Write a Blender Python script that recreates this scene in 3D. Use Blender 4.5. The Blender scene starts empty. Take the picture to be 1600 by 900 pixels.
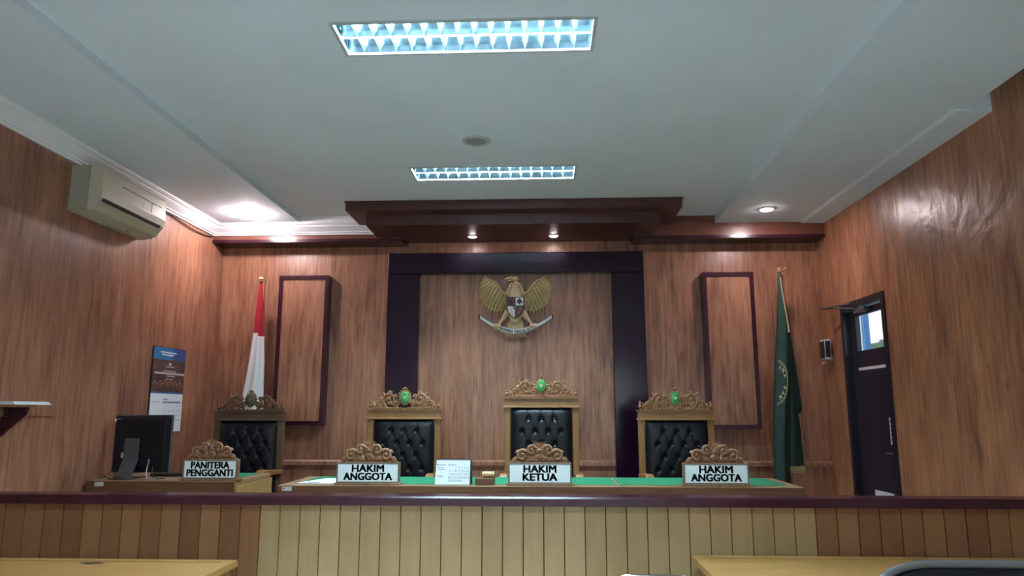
import bpy, bmesh, math, random
from mathutils import Vector, Matrix
random.seed(7)
PI = math.pi
S = bpy.context.scene
COL = S.collection

def lin(r, g, b):
    return tuple(((c/255)/12.92 if c/255 <= .04045 else (((c/255)+.055)/1.055)**2.4) for c in (r, g, b))

# ------------------------------------------------------------------ camera
CAMZ = 1.42
cd = bpy.data.cameras.new('camera'); cam = bpy.data.objects.new('camera', cd); COL.objects.link(cam)
cam.location = (0, 0, CAMZ)
cd.sensor_fit = 'HORIZONTAL'; cd.sensor_width = 36; cd.lens = 36*1112/1600
cam.rotation_euler = (math.radians(90+9.75), 0, math.radians(2.45))
cd.clip_start = .05; cd.clip_end = 200
S.camera = cam
# ------------------------------------------------------------------ colour management, world, light levels
S.view_settings.view_transform = 'Standard'; S.view_settings.look = 'None'
S.view_settings.gamma = 1; S.view_settings.use_curve_mapping = False
S.view_settings.exposure = 2.2
TUBE = 88.0          # fluorescent tubes
TUBE_COL = (0.70, 0.92, 1.0)
DOWN = 105.0         # recessed downlights
DOWN_COL = (1.0, 0.84, 0.86)
w = bpy.data.worlds.new('world'); S.world = w; w.use_nodes = True
w.node_tree.nodes['Background'].inputs[0].default_value = (0.74, 0.87, 1.0, 1)
w.node_tree.nodes['Background'].inputs[1].default_value = .6

def fill_light(name, loc, rot, sx, sy, e, col=(.78, .92, 1.0)):
    a = bpy.data.lights.new(name, 'AREA'); a.shape = 'RECTANGLE'; a.size = sx; a.size_y = sy; a.energy = e; a.color = col
    o = bpy.data.objects.new(name, a); COL.objects.link(o); o.location = loc; o.rotation_euler = rot; return o
# two unseen fill lights added inside the rear wall to brighten the room
fill_light('fill_rear_left', (-1.75, -4.42, 1.75), (math.radians(97), 0, 0), 1.8, 1.5, 9)
fill_light('fill_rear_right', (1.25, -4.42, 1.75), (math.radians(97), 0, 0), 1.8, 1.5, 9)
# ------------------------------------------------------------------ materials
def nt(name):
    m = bpy.data.materials.new(name); m.use_nodes = True
    t = m.node_tree; return m, t, t.nodes, t.links, t.nodes['Principled BSDF']
def mat(name, col, rough=.5, metal=0, emit=None, es=0, spec=.5, noise=0, nscale=20, bump=0, coat=0):
    m, t, n, l, b = nt(name)
    b.inputs['Base Color'].default_value = (*col, 1); b.inputs['Roughness'].default_value = rough
    b.inputs['Metallic'].default_value = metal; b.inputs['Specular IOR Level'].default_value = spec
    b.inputs['Coat Weight'].default_value = coat
    if emit: b.inputs['Emission Color'].default_value = (*emit, 1); b.inputs['Emission Strength'].default_value = es
    if noise or bump:
        g = n.new('ShaderNodeNewGeometry'); x = n.new('ShaderNodeTexNoise'); x.inputs['Scale'].default_value = nscale
        x.inputs['Detail'].default_value = 4; l.new(g.outputs['Position'], x.inputs['Vector'])
        if noise:
            r = n.new('ShaderNodeMapRange'); r.inputs[1].default_value = .3; r.inputs[2].default_value = .7
            r.inputs[3].default_value = 1-noise; r.inputs[4].default_value = 1+noise*.5
            l.new(x.outputs[0], r.inputs[0])
            v = n.new('ShaderNodeVectorMath'); v.operation = 'SCALE'; v.inputs[0].default_value = col
            l.new(r.outputs[0], v.inputs['Scale']); l.new(v.outputs[0], b.inputs['Base Color'])
        if bump:
            bp = n.new('ShaderNodeBump'); bp.inputs['Strength'].default_value = bump; bp.inputs['Distance'].default_value = .01
            l.new(x.outputs[0], bp.inputs['Height']); l.new(bp.outputs[0], b.inputs['Normal'])
    return m
def wood(name, dark, light, mode='v', rough=.35, fine=38, stretch=.035, planks=0, contrast=1, wrinkle=0, knots=True, plankvar=.35, coat=0):
    """grain runs vertically (v), along x (x) or along y (y)"""
    m, t, n, l, b = nt(name)
    g = n.new('ShaderNodeNewGeometry'); s = n.new('ShaderNodeSeparateXYZ'); l.new(g.outputs['Position'], s.inputs[0])
    def mth(op, a, bb=None):
        q = n.new('ShaderNodeMath'); q.operation = op
        for i, v in enumerate((a, bb)):
            if v is None: continue
            if isinstance(v, (int, float)): q.inputs[i].default_value = v
            else: l.new(v, q.inputs[i])
        return q.outputs[0]
    if mode == 'v': across = mth('ADD', s.outputs[0], s.outputs[1]); along = s.outputs[2]
    elif mode == 'x': across = mth('ADD', s.outputs[1], s.outputs[2]); along = s.outputs[0]
    else: across = mth('ADD', s.outputs[0], s.outputs[2]); along = s.outputs[1]
    base_al = along
    if planks:
        pid = mth('FLOOR', mth('DIVIDE', across, planks))
        wn = n.new('ShaderNodeTexWhiteNoise'); wn.noise_dimensions = '1D'; l.new(pid, wn.inputs['W'])
        along = mth('ADD', along, mth('MULTIPLY', wn.outputs[0], 7.0))
    def noise(sa, sl, det=3, off=0, dist=0):
        c = n.new('ShaderNodeCombineXYZ'); l.new(mth('MULTIPLY', across, sa), c.inputs[0]); l.new(mth('MULTIPLY', along, sl), c.inputs[2])
        c.inputs[1].default_value = off
        x = n.new('ShaderNodeTexNoise'); x.inputs['Scale'].default_value = 1; x.inputs['Detail'].default_value = det
        x.inputs['Distortion'].default_value = dist
        l.new(c.outputs[0], x.inputs['Vector']); return x.outputs[0]
    n1 = noise(fine, fine*stretch*1.9, 4, 0, .3); n2 = noise(fine*.22, fine*.03, 3, 5, .3); n3 = noise(1.6, .9, 3, 11)
    n5 = noise(fine*2.6, fine*.1, 2, 21)
    n4 = noise(fine*.3, fine*.07, 3, 41, 1.6)
    f = mth('ADD', mth('ADD', mth('MULTIPLY', n1, .30), mth('MULTIPLY', n2, .22)), mth('ADD', mth('ADD', mth('MULTIPLY', n3, .22), mth('MULTIPLY', n4, .18)), mth('MULTIPLY', n5, .14)))
    r = n.new('ShaderNodeMapRange'); h = .17/contrast
    r.inputs[1].default_value = .53-h; r.inputs[2].default_value = .53+h; l.new(f, r.inputs[0])
    fac = r.outputs[0]
    if planks:
        fac = mth('ADD', mth('MULTIPLY', fac, 1-plankvar), mth('MULTIPLY', wn.outputs[0], plankvar))
    if knots:
        c = n.new('ShaderNodeCombineXYZ'); l.new(mth('MULTIPLY', across, 2.6), c.inputs[0]); l.new(mth('MULTIPLY', base_al, 1.5), c.inputs[2])
        v = n.new('ShaderNodeTexVoronoi'); v.inputs['Scale'].default_value = 1.15; l.new(c.outputs[0], v.inputs['Vector'])
        k = n.new('ShaderNodeMapRange'); k.inputs[1].default_value = .02; k.inputs[2].default_value = .07
        k.inputs[3].default_value = .35; k.inputs[4].default_value = 1; l.new(v.outputs['Distance'], k.inputs[0])
        fac = mth('MULTIPLY', fac, k.outputs[0])
    mx = n.new('ShaderNodeMix'); mx.data_type = 'RGBA'; mx.inputs[6].default_value = (*dark, 1); mx.inputs[7].default_value = (*light, 1)
    l.new(fac, mx.inputs[0]); l.new(mx.outputs[2], b.inputs['Base Color'])
    b.inputs['Roughness'].default_value = rough; b.inputs['Coat Weight'].default_value = coat; b.inputs['Coat Roughness'].default_value = .12
    bp = n.new('ShaderNodeBump'); bp.inputs['Strength'].default_value = .12; bp.inputs['Distance'].default_value = .004; l.new(n1, bp.inputs['Height'])
    if wrinkle:
        wv = noise(3.2, 2.6, 3, 31, 1.2)
        wb = n.new('ShaderNodeBump'); wb.inputs['Strength'].default_value = wrinkle; wb.inputs['Distance'].default_value = .03
        l.new(wv, wb.inputs['Height']); l.new(bp.outputs[0], wb.inputs['Normal']); l.new(wb.outputs[0], b.inputs['Normal'])
    else: l.new(bp.outputs[0], b.inputs['Normal'])
    return m
M = {}
M['wall_wood'] = wood('wall_wood', (.105, .034, .022), (.46, .215, .125), rough=.34, contrast=1.25)
M['wall_wood_r'] = wood('wall_wood_wrinkled', (.105, .034, .020), (.48, .215, .105), rough=.33, wrinkle=.38, contrast=1.25)
M['canopy_wood_shaded'] = wood('canopy_wood_shaded', (.034, .008, .008), (.115, .034, .027), rough=.42, mode='y', knots=False)  # same wood as the walls, darkened to paint in the canopy's shadow
M['beam_wood'] = wood('beam_wood', (.09, .022, .017), (.24, .09, .058), rough=.33, knots=False, mode='x')
M['plank'] = wood('plank_wood', (.23, .145, .06), (.47, .31, .15), rough=.42, fine=34, planks=.1, contrast=.7, plankvar=.35)
M['plank_red'] = wood('plank_wood_red', (.15, .052, .023), (.34, .165, .07), rough=.42, fine=34, planks=.1, contrast=.7, plankvar=.55)
M['desk'] = wood('desk_wood', (.08, .032, .015), (.21, .10, .048), mode='x', rough=.4, fine=45, knots=False)
M['desk_top'] = wood('desk_top_wood', (.2, .11, .055), (.46, .3, .17), mode='x', rough=.3, fine=45, knots=False)
M['desk_side'] = wood('desk_side_wood', (.3, .17, .055), (.5, .32, .12), mode='v', rough=.4, knots=False)
M['table'] = wood('table_wood', (.26, .12, .035), (.48, .27, .09), mode='x', rough=.32, fine=30, knots=False, contrast=.8)
M['chair_wood'] = wood('chair_wood', (.21, .09, .026), (.37, .178, .055), mode='v', rough=.35, fine=30, knots=False, contrast=.7)
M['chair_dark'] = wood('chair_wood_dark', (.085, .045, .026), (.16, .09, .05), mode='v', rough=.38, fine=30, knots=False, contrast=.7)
M['carved'] = mat('carved_wood', (.36, .18, .085), .42, noise=.35, nscale=45)
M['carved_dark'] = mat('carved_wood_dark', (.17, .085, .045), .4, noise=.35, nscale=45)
M['carved_plate'] = mat('carved_plate_wood', (.32, .165, .085), .4, noise=.35, nscale=45)
M['maroon'] = mat('maroon_lacquer', (.040, .006, .016), .25, noise=.3, nscale=6)
M['maroon_frame'] = mat('maroon_surround', (.013, .003, .013), .16, noise=.2, nscale=4, spec=.3)
M['white'] = mat('ceiling_paint', (.66, .73, .80), .8, noise=.05, nscale=1.5)
M['cornice'] = mat('cornice_paint', (.72, .74, .76), .55)
M['floor'] = mat('floor_tile', (.68, .65, .58), .35, noise=.1, nscale=6)
M['rear'] = mat('rear_wall_paint', (.7, .66, .6), .7)
M['leather'] = mat('black_leather', (.005, .006, .011), .36, bump=.1, nscale=180, spec=.4)
M['black'] = mat('black_plastic', (.012, .012, .016), .35)
M['monblack'] = mat('monitor_black', (.005, .006, .010), .35, spec=.3)
M['grey'] = mat('grey_plastic', (.07, .065, .07), .4)
M['sticker'] = mat('sticker_paper', (.6, .6, .6), .6)
M['brass'] = mat('brass_nails', (.55, .42, .22), .3, metal=1)
M['gold'] = mat('gold_paint', (.36, .27, .105), .45, noise=.25, nscale=60)
M['palegold'] = mat('pale_gold_paint', (.50, .37, .21), .45, noise=.2, nscale=60)
M['ribbon'] = mat('ribbon_white', (.62, .62, .60), .5)
M['ink'] = mat('black_ink', (.012, .012, .016), .5)
M['red'] = mat('flag_red', (.33, .005, .02), .8, noise=.1, nscale=30)
M['flagwhite'] = mat('flag_white', (.66, .66, .68), .8)
M['flaggreen'] = mat('flag_green', (.003, .034, .027), .6, noise=.15, nscale=12)
M['fringe'] = mat('gold_fringe', (.5, .42, .2), .7, noise=.4, nscale=160)
M['felt'] = mat('green_felt', (.010, .215, .095), .9, noise=.1, nscale=90)
M['badge'] = mat('badge_green', (.02, .34, .08), .5)
M['badgegold'] = mat('badge_gold', (.55, .6, .32), .5)
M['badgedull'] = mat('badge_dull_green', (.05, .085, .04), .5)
M['plateface'] = mat('plate_white', (.80, .92, .95), .35)
M['platefrm'] = mat('plate_grey_frame', (.17, .15, .14), .4)
M['platetxt'] = mat('plate_teal_letters', (.010, .14, .18), .4)
M['paper'] = mat('paper', (.82, .88, .92), .6)
M['papergrey'] = mat('paper_print', (.22, .27, .36), .6)
M['blue'] = mat('calendar_blue', (.025, .16, .38), .45)
M['navyblue'] = mat('calendar_navy', (.03, .07, .22), .45)
M['photo'] = mat('calendar_photo', (.10, .05, .05), .45, noise=.5, nscale=14)
M['skin'] = mat('calendar_figures', (.42, .27, .2), .5)
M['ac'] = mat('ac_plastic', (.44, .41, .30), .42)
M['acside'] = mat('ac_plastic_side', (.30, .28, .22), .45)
M['acdark'] = mat('ac_slot', (.03, .03, .025), .6)
M['aluminium'] = mat('troffer_aluminium', (.78, .86, .88), .3, metal=1)
M['mirror'] = mat('troffer_mirror', (.11, .18, .23), .2, metal=1, noise=.35, nscale=22)
M['frame_grey'] = mat('troffer_frame', (.42, .46, .47), .45)
M['tube'] = mat('tube_glow', (.9, .9, .9), .5, emit=TUBE_COL, es=TUBE)
M['down'] = mat('downlight_glow', (.9, .9, .9), .5, emit=DOWN_COL, es=DOWN)
M['down_soft'] = mat('downlight_soft_glow', (.9, .9, .9), .5, emit=DOWN_COL, es=DOWN*.25)
M['down_bulb'] = mat('downlight_bulb_glow', (.9, .9, .9), .5, emit=DOWN_COL, es=DOWN*.9)
M['chrome'] = mat('chrome', (.75, .77, .82), .15, metal=1)
M['door'] = mat('door_dark', (.016, .012, .026), .35)
M['doorframe'] = mat('door_frame_dark', (.010, .010, .020), .3)
M['speaker'] = mat('speaker_grille', (.30, .32, .31), .6)
M['gavel'] = mat('gavel_wood', (.58, .40, .2), .35, noise=.15, nscale=30)
M['bluepaint'] = mat('blue_paint', (.06, .22, .5), .5)
M['palepaint'] = mat('pale_paint', (.5, .6, .62), .5)
M['leaf'] = mat('foliage', (.05, .12, .05), .7, noise=.5, nscale=3)
M['ground'] = mat('ground', (.2, .2, .17), .9)
M['rim'] = mat('chair_rim_grey', (.11, .11, .11), .3)
M['pole'] = mat('pole_wood', (.25, .12, .05), .4)
g_, t_, n_, l_, b_ = nt('door_glass'); b_.inputs['Transmission Weight'].default_value = 1; b_.inputs['Roughness'].default_value = .02; b_.inputs['IOR'].default_value = 1.45
M['glass'] = g_

# ------------------------------------------------------------------ object helpers
OFF = {}
def offof(p):
    while p is not None and p.name not in OFF: p = p.parent
    return OFF[p.name] if p is not None else Vector((0, 0, 0))
def build(name, bm, mats, parent=None, smooth=False, base=None, bev=0):
    """link bm (world coordinates) as ONE mesh object; top-level ones get their origin at base"""
    me = bpy.data.meshes.new(name)
    off = offof(parent) if parent is not None else Vector(base if base else (0, 0, 0))
    bmesh.ops.recalc_face_normals(bm, faces=bm.faces)
    bmesh.ops.translate(bm, verts=bm.verts, vec=-off)
    if smooth:
        for f in bm.faces: f.smooth = True
    bm.to_mesh(me); bm.free()
    for mm in (mats if isinstance(mats, (list, tuple)) else [mats]): me.materials.append(M[mm] if isinstance(mm, str) else mm)
    o = bpy.data.objects.new(name, me); COL.objects.link(o)
    if parent is not None: o.parent = parent
    else: o.location = off; OFF[o.name] = off
    if bev:
        md = o.modifiers.new('bevel', 'BEVEL'); md.width = bev; md.segments = 2; md.limit_method = 'ANGLE'
    if smooth:
        try:
            a = me.attributes.new('sharp_edge', 'BOOLEAN', 'EDGE')
            b2 = bmesh.new(); b2.from_mesh(me); ang = [(e.calc_face_angle(0) > .7) for e in b2.edges]; b2.free()
            a.data.foreach_set('value', ang)
        except Exception: pass
    return o
def tag(o, label, cat, group=None):
    o['label'] = label; o['category'] = cat
    if group: o['group'] = group
    return o
def thing(name, label, cat, loc, group=None):
    o = bpy.data.objects.new(name, None); COL.objects.link(o); o.location = loc; OFF[o.name] = Vector(loc)
    o.empty_display_size = .1
    return tag(o, label, cat, group)
def struct(name, bm, m, parent=None, **k):
    o = build(name, bm, m, parent, **k)
    if parent is None: o['kind'] = 'structure'
    return o
def B(): return bmesh.new()
def box(bm, x0, x1, y0, y1, z0, z1, mi=0):
    v = [bm.verts.new(p) for p in ((x0,y0,z0),(x1,y0,z0),(x1,y1,z0),(x0,y1,z0),(x0,y0,z1),(x1,y0,z1),(x1,y1,z1),(x0,y1,z1))]
    for q in ((0,3,2,1),(4,5,6,7),(0,1,5,4),(1,2,6,5),(2,3,7,6),(3,0,4,7)):
        f = bm.faces.new([v[i] for i in q]); f.material_index = mi
    return v
def prism(bm, pts, a, b, axis='y', mi=0):
    """extrude a 2-D outline between a and b along axis"""
    def P(p, t):
        return {'y': (p[0], t, p[1]), 'x': (t, p[0], p[1]), 'z': (p[0], p[1], t)}[axis]
    A = [bm.verts.new(P(p, a)) for p in pts]; C = [bm.verts.new(P(p, b)) for p in pts]
    n = len(pts)
    for i in range(n):
        bm.faces.new((A[i], A[(i+1) % n], C[(i+1) % n], C[i])).material_index = mi
    bm.faces.new(A).material_index = mi; bm.faces.new(C[::-1]).material_index = mi
def tube(bm, pts, rad, n=8, flat=None, caps=True, mi=0):
    pts = [Vector(p) for p in pts]; k = len(pts)
    if not hasattr(rad, '__len__'): rad = [rad]*k
    rings = []; up = None
    for i, p in enumerate(pts):
        t = (pts[min(i+1, k-1)]-pts[max(i-1, 0)]).normalized()
        if up is None:
            up = Vector((0, 1, 0)) if abs(t.y) < .9 else Vector((0, 0, 1))
        a = t.cross(up)
        if a.length < 1e-4: a = t.cross(Vector((1, 0, 0)))
        a.normalize(); b = a.cross(t).normalized(); 
        ring = []
        for j in range(n):
            th = 2*PI*j/n
            ring.append(bm.verts.new(p+(a*math.cos(th)+b*math.sin(th)*(flat or 1))*rad[i]))
        rings.append(ring)
    for i in range(k-1):
        for j in range(n):
            bm.faces.new((rings[i][j], rings[i][(j+1) % n], rings[i+1][(j+1) % n], rings[i+1][j])).material_index = mi
    if caps:
        bm.faces.new(rings[0][::-1]).material_index = mi; bm.faces.new(rings[-1]).material_index = mi
def lathe(bm, prof, c, axis='z', n=20, mi=0):
    """prof = [(radius, height)...] round c"""
    rings = []
    for r, h in prof:
        ring = []
        for j in range(n):
            a = 2*PI*j/n; u, v = r*math.cos(a), r*math.sin(a)
            p = {'z': (u, v, h), 'y': (u, h, v), 'x': (h, u, v)}[axis]
            ring.append(bm.verts.new((c[0]+p[0], c[1]+p[1], c[2]+p[2])))
        rings.append(ring)
    for i in range(len(rings)-1):
        for j in range(n):
            bm.faces.new((rings[i][j], rings[i][(j+1) % n], rings[i+1][(j+1) % n], rings[i+1][j])).material_index = mi
    bm.faces.new(rings[0][::-1]).material_index = mi; bm.faces.new(rings[-1]).material_index = mi
def ball(bm, c, r, sc=(1, 1, 1), mi=0, seg=10):
    d = bmesh.ops.create_uvsphere(bm, u_segments=seg, v_segments=max(6, seg//2+1), radius=r)
    for v in d['verts']:
        v.co = Vector((v.co.x*sc[0]+c[0], v.co.y*sc[1]+c[1], v.co.z*sc[2]+c[2]))
        for f in v.link_faces: f.material_index = mi
def leaf(bm, p0, p1, w, th, y, mi=0, n=6, tipw=.0):
    """pointed leaf or feather in the xz plane, front face towards -y, ridged in the middle"""
    p0 = Vector((p0[0], 0, p0[1])); p1 = Vector((p1[0], 0, p1[1])); d = p1-p0; s = Vector((-d.z, 0, d.x)).normalized()
    L, R, C, K = [], [], [], []
    for i in range(n+1):
        t = i/n; ww = w*math.sin(PI*min(1, .12+t*.88)**.8)*.5+tipw*(1 if t > .5 else 0)*0
        if i == n: ww = w*.06
        q = p0+d*t
        L.append(bm.verts.new(q+s*ww+Vector((0, y, 0)))); R.append(bm.verts.new(q-s*ww+Vector((0, y, 0))))
        C.append(bm.verts.new(q+Vector((0, y-th*(1-.6*t), 0)))); K.append(bm.verts.new(q+Vector((0, y+th*.3, 0))))
    for i in range(n):
        for q in ((L[i], C[i], C[i+1], L[i+1]), (C[i], R[i], R[i+1], C[i+1]), (R[i], K[i], K[i+1], R[i+1]), (K[i], L[i], L[i+1], K[i+1])):
            bm.faces.new(q).material_index = mi
    bm.faces.new((L[0], K[0], R[0], C[0])).material_index = mi; bm.faces.new((C[-1], R[-1], K[-1], L[-1])).material_index = mi
def scroll(bm, c, r, a0, turns, y, th, sgn=1, flip=1, inner=.18, steps=26, mi=0, tail=None):
    """a volute: spiral tube in the xz plane; flip mirrors in x"""
    pts, rad = [], []
    if tail:
        for i, q in enumerate(tail): pts.append((c[0]*0+q[0]*flip, y, q[1])); rad.append(th*(.5+.5*i/len(tail)))
    for i in range(steps+1):
        t = i/steps; a = a0+sgn*turns*2*PI*t; rr = r*(1-t)+r*inner*t
        pts.append(((c[0]+rr*math.cos(a))*flip, y-th*.4*t, c[1]+rr*math.sin(a))); rad.append(th*(1-.35*t))
    tube(bm, pts, rad, 7, mi=mi)
    ball(bm, pts[-1], th*1.35, mi=mi, seg=8)
_txt = {}
def text2d(s, size, bold=.0, sx=1.0):
    key = (s, bold)
    if key not in _txt:
        c = bpy.data.curves.new('t', 'FONT'); c.body = s; c.size = 1; c.align_x = 'CENTER'; c.offset = bold; c.resolution_u = 3
        o = bpy.data.objects.new('t', c); COL.objects.link(o)
        dg = bpy.context.evaluated_depsgraph_get(); me = bpy.data.meshes.new_from_object(o.evaluated_get(dg))
        _txt[key] = ([tuple(v.co) for v in me.vertices], [tuple(p.vertices) for p in me.polygons])
        bpy.data.objects.remove(o); bpy.data.curves.remove(c); bpy.data.meshes.remove(me)
    V, F = _txt[key]
    return [(x*size*sx, y*size) for x, y, z in V], F
def put_text(bm, s, size, fn, bold=0, sx=1.0, width=None, mi=0):
    """fn maps (u, v) of the flat text to a 3-D point"""
    V, F = text2d(s, size, 0, sx)
    if width:
        xs = [v[0] for v in V]; c = (max(xs)+min(xs))/2; k = width/(max(xs)-min(xs)); V = [((v[0]-c)*k, v[1]) for v in V]
    d = bold*size                              # bold: the strokes thickened by shifted copies
    for sx_, sy_ in (((0, 0),) if not bold else ((0, 0), (d, 0), (-d, 0), (d, d*.6), (-d, -d*.6), (d, -d*.6), (-d, d*.6), (0, d*.6), (0, -d*.6))):
        vs = [bm.verts.new(fn(v[0]+sx_, v[1]+sy_)) for v in V]
        for f in F:
            try: bm.faces.new([vs[i] for i in f]).material_index = mi
            except ValueError: pass

# ================================================================== the room
XL, XR, YB, YR = -3.12, 2.59, 6.70, -4.5
PZ = .20                                   # platform
bm = B(); box(bm, XL-.15, XR+.15, YR-.15, YB+.15, -.1, 0); struct('floor', bm, 'floor')
bm = B(); box(bm, XL, XR, 3.68, YB, 0, PZ); struct('floor_platform', bm, 'floor')
bm = B(); box(bm, XL-.15, XL, YR-.15, YB+.15, 0, 3.4); struct('wall_left', bm, 'wall_wood')
bm = B(); box(bm, XL, XR, YB, YB+.15, 0, 3.4); struct('wall_back', bm, 'wall_wood')
bm = B(); box(bm, XL, XR, YR-.15, YR, 0, 3.4); struct('wall_rear', bm, 'rear')
for wx in (-1.75, 1.25):                   # unseen rear window frames, added to go with the fill lights
    wd_ = bpy.data.objects.new('added_window_1' if wx < 0 else 'added_window_2', None); COL.objects.link(wd_); wd_.location = (wx, YR, 1.0); OFF[wd_.name] = Vector(wd_.location); wd_['kind'] = 'structure'
    bm = B()
    for q in (-.95, -.02, .91): box(bm, wx+q, wx+q+.04, YR, YR+.06, .96, 2.54)
    for q in (.96, 2.50): box(bm, wx-.91, wx+.91, YR, YR+.06, q, q+.04)
    build('added_window_frame', bm, 'maroon', wd_)
DY0, DY1, DZ1 = 5.44, 6.23, 2.315
bm = B()
box(bm, XR, XR+.12, YR-.15, DY0, 0, 3.4); box(bm, XR, XR+.12, DY1, YB+.15, 0, 3.4)
box(bm, XR, XR+.12, DY0, DY1, DZ1, 3.4); box(bm, XR, XR+.12, DY0, DY1, 0, PZ)
struct('wall_right', bm, 'wall_wood_r')
CZ, LZ, RZ = 3.20, 3.15, 3.13              # middle of the ceiling and its lower side strips
EL, ER = -2.26, 1.60
TROFF = [(-.36, 3.17), (-.36, 5.17), (-.36, 1.17), (-.36, -.83), (-.36, -2.83)]  # last three are unseen lights, added to brighten the room
TW, TD = 1.25, .315
bm = B()                                   # ceiling with real openings for the troffers
xa, xb = TROFF[0][0]-TW/2+.012, TROFF[0][0]+TW/2-.012
box(bm, EL-.02, xa, YR, YB, CZ, CZ+.15); box(bm, xb, ER+.02, YR, YB, CZ, CZ+.15)
ys = sorted([t[1] for t in TROFF]); prev = YR
for y in ys:
    box(bm, xa, xb, prev, y-TD/2+.012, CZ, CZ+.15); prev = y+TD/2-.012
box(bm, xa, xb, prev, YB, CZ, CZ+.15)
box(bm, XL-.1, EL, YR, YB, LZ, CZ+.15)
box(bm, ER, 2.45, YR, YB, RZ, CZ+.15); box(bm, 2.45, XR, 3.97, YB, RZ, CZ+.15); box(bm, 2.45, XR, YR, 3.97, 3.26, 3.35)
box(bm, XL-.1, XR+.1, YR-.1, YB+.1, 3.36, 3.42)
struct('ceiling', bm, 'white')
bm = B(); prism(bm, [(2.36, RZ+.002), (2.40, RZ-.010), (XR, RZ-.016), (XR, RZ+.002)], 3.97, YB-.24, 'y'); struct('trim_1', bm, 'white')
# crown moulding, left wall and back wall
def crown(x, z): return [(0, 0), (.018, 0), (.018, .012), (.034, .017), (.034, .026), (.062, .045), (.088, .064), (.088, .074), (.105, .078), (.118, .090), (.118, .101), (0, .101)]
CBZ = 3.05
FY = 6.46
bm = B()
prof = crown(0, 0)
def sweep(bm, prof, path):                 # path = [(x, y, nx, ny)...], profile grows along the n direction
    rings = [[bm.verts.new((x+nx*a, y+ny*a, CBZ+b)) for a, b in prof] for x, y, nx, ny in path]
    for i in range(len(rings)-1):
        for j in range(len(prof)):
            k = (j+1) % len(prof); bm.faces.new((rings[i][j], rings[i][k], rings[i+1][k], rings[i+1][j]))
    bm.faces.new(rings[0]); bm.faces.new(rings[-1][::-1])
sweep(bm, prof, [(XL, YR, 1, 0), (XL, FY, 1, -1), (-1.2, FY, 0, -1)])
box(bm, -2.28, -1.2, FY-.118, FY, CBZ+.10, CZ)
struct('trim_2', bm, 'cornice')
# beam along the back wall
bm = B(); box(bm, XL, -1.3, FY, YB, 3.00, CZ+.02); struct('trim_3', bm, ['beam_wood'])
bm = B(); box(bm, .85, XR, FY, YB, 3.00, CZ+.02); struct('trim_4', bm, ['beam_wood'])
bm = B(); box(bm, XL, -1.3, FY-.008, YB-.002, 2.985, 3.012); struct('trim_5', bm, 'maroon')
bm = B(); box(bm, .85, XR, FY-.008, YB-.002, 2.985, 3.012); struct('trim_6', bm, 'maroon')
# dado rails
bm = B()
for a, b in ((XL+.02, -1.47), (-1.17, .655), (.95, XR)):
    prism(bm, [(YB-.03, .922), (YB-.03, .955), (YB-.018, .968), (YB, .968), (YB, .922)], a, b, 'x')
struct('trim_7', bm, 'wall_wood')
bm = B(); prism(bm, [(XL, 1.385), (XL+.014, 1.385), (XL+.014, 1.43), (XL, 1.43)], 3.2, 4.48, 'y'); struct('trim_8', bm, 'wall_wood')
# canopy
cn = thing('ceiling_canopy', 'stepped wooden canopy under the ceiling above the emblem', 'canopy', (-.25, 6.28, 3.02))
bm = B(); box(bm, -1.69, 1.19, 5.87, YB, 3.118, CZ); box(bm, -1.70, 1.20, 5.86, YB, 3.188, CZ-.0005)
build('upper_step', bm, 'canopy_wood_shaded', cn)
bm = B(); box(bm, -1.545, 1.03, 6.02, YB, 3.022, 3.118); build('lower_step', bm, 'canopy_wood_shaded', cn)
# maroon surround on the back wall
sr = thing('wall_surround', 'dark maroon lacquered surround framing the emblem on the back wall', 'wall panel', (-.25, 6.65, .22))
for nm, a in (('side_post', (-1.465, -1.165, .22, 2.70)), ('side_post', (.655, .955, .22, 2.70)), ('top_beam', (-1.465, .955, 2.70, 2.90))):
    bm = B(); box(bm, a[0], a[1], 6.60, YB, a[2], a[3]); build(nm, bm, 'maroon_frame', sr, bev=.006)
# raised wood panels
def raised(x0, x1, z0, z1, label):
    t = thing('raised_wall_panel', label, 'wall panel', ((x0+x1)/2, YB, z0), 'raised panels on the back wall'); f = .036
    bm = B(); box(bm, x0+f-.002, x1-f+.002, 6.608, YB, z0+f-.002, z1-f+.002); build('wood_panel', bm, 'wall_wood', t)
    bm = B()
    o = [(x0, z0), (x1, z0), (x1, z1), (x0, z1)]; i_ = [(x0+f, z0+f), (x1-f, z0+f), (x1-f, z1-f), (x0+f, z1-f)]
    for k in range(4):
        q = (k+1) % 4
        prism(bm, [o[k], o[q], i_[q], i_[k]], 6.595, YB, 'y')
    bmesh.ops.remove_doubles(bm, verts=bm.verts, dist=.0001)
    build('panel_frame', bm, 'maroon', t)
raised(-2.51, -2.03, 1.285, 2.69, 'tall maroon-framed wood panel beside the red and white flag')
raised(1.495, 1.965, 1.255, 2.69, 'tall maroon-framed wood panel beside the green flag')

# rail partition between the public floor and the platform
rl = thing('partition_rail', 'low partition of upright wood planks with a maroon cap, across the room', 'partition', (-.26, 3.62, 0))
bm = B()
x = XL; pw = .1
while x < XR-.001:
    e = min(XR, math.floor(x/pw+1.0001)*pw); g = .0028
    prism(bm, [(x+.0006, 3.612), (x+g, 3.600), (e-g, 3.600), (e-.0006, 3.612), (e, 3.66), (x, 3.66)], 0, .975, 'z', 1 if (x < -1.45 or x > 1.25) else 0); x = e
build('plank_panel', bm, ['plank', 'plank_red'], rl)
bm = B(); prism(bm, [(3.565, .962), (3.565, .998), (3.572, 1.006), (3.70, 1.006), (3.705, .998), (3.705, .962)], XL, XR, 'x'); build('cap', bm, 'maroon', rl)

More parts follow.
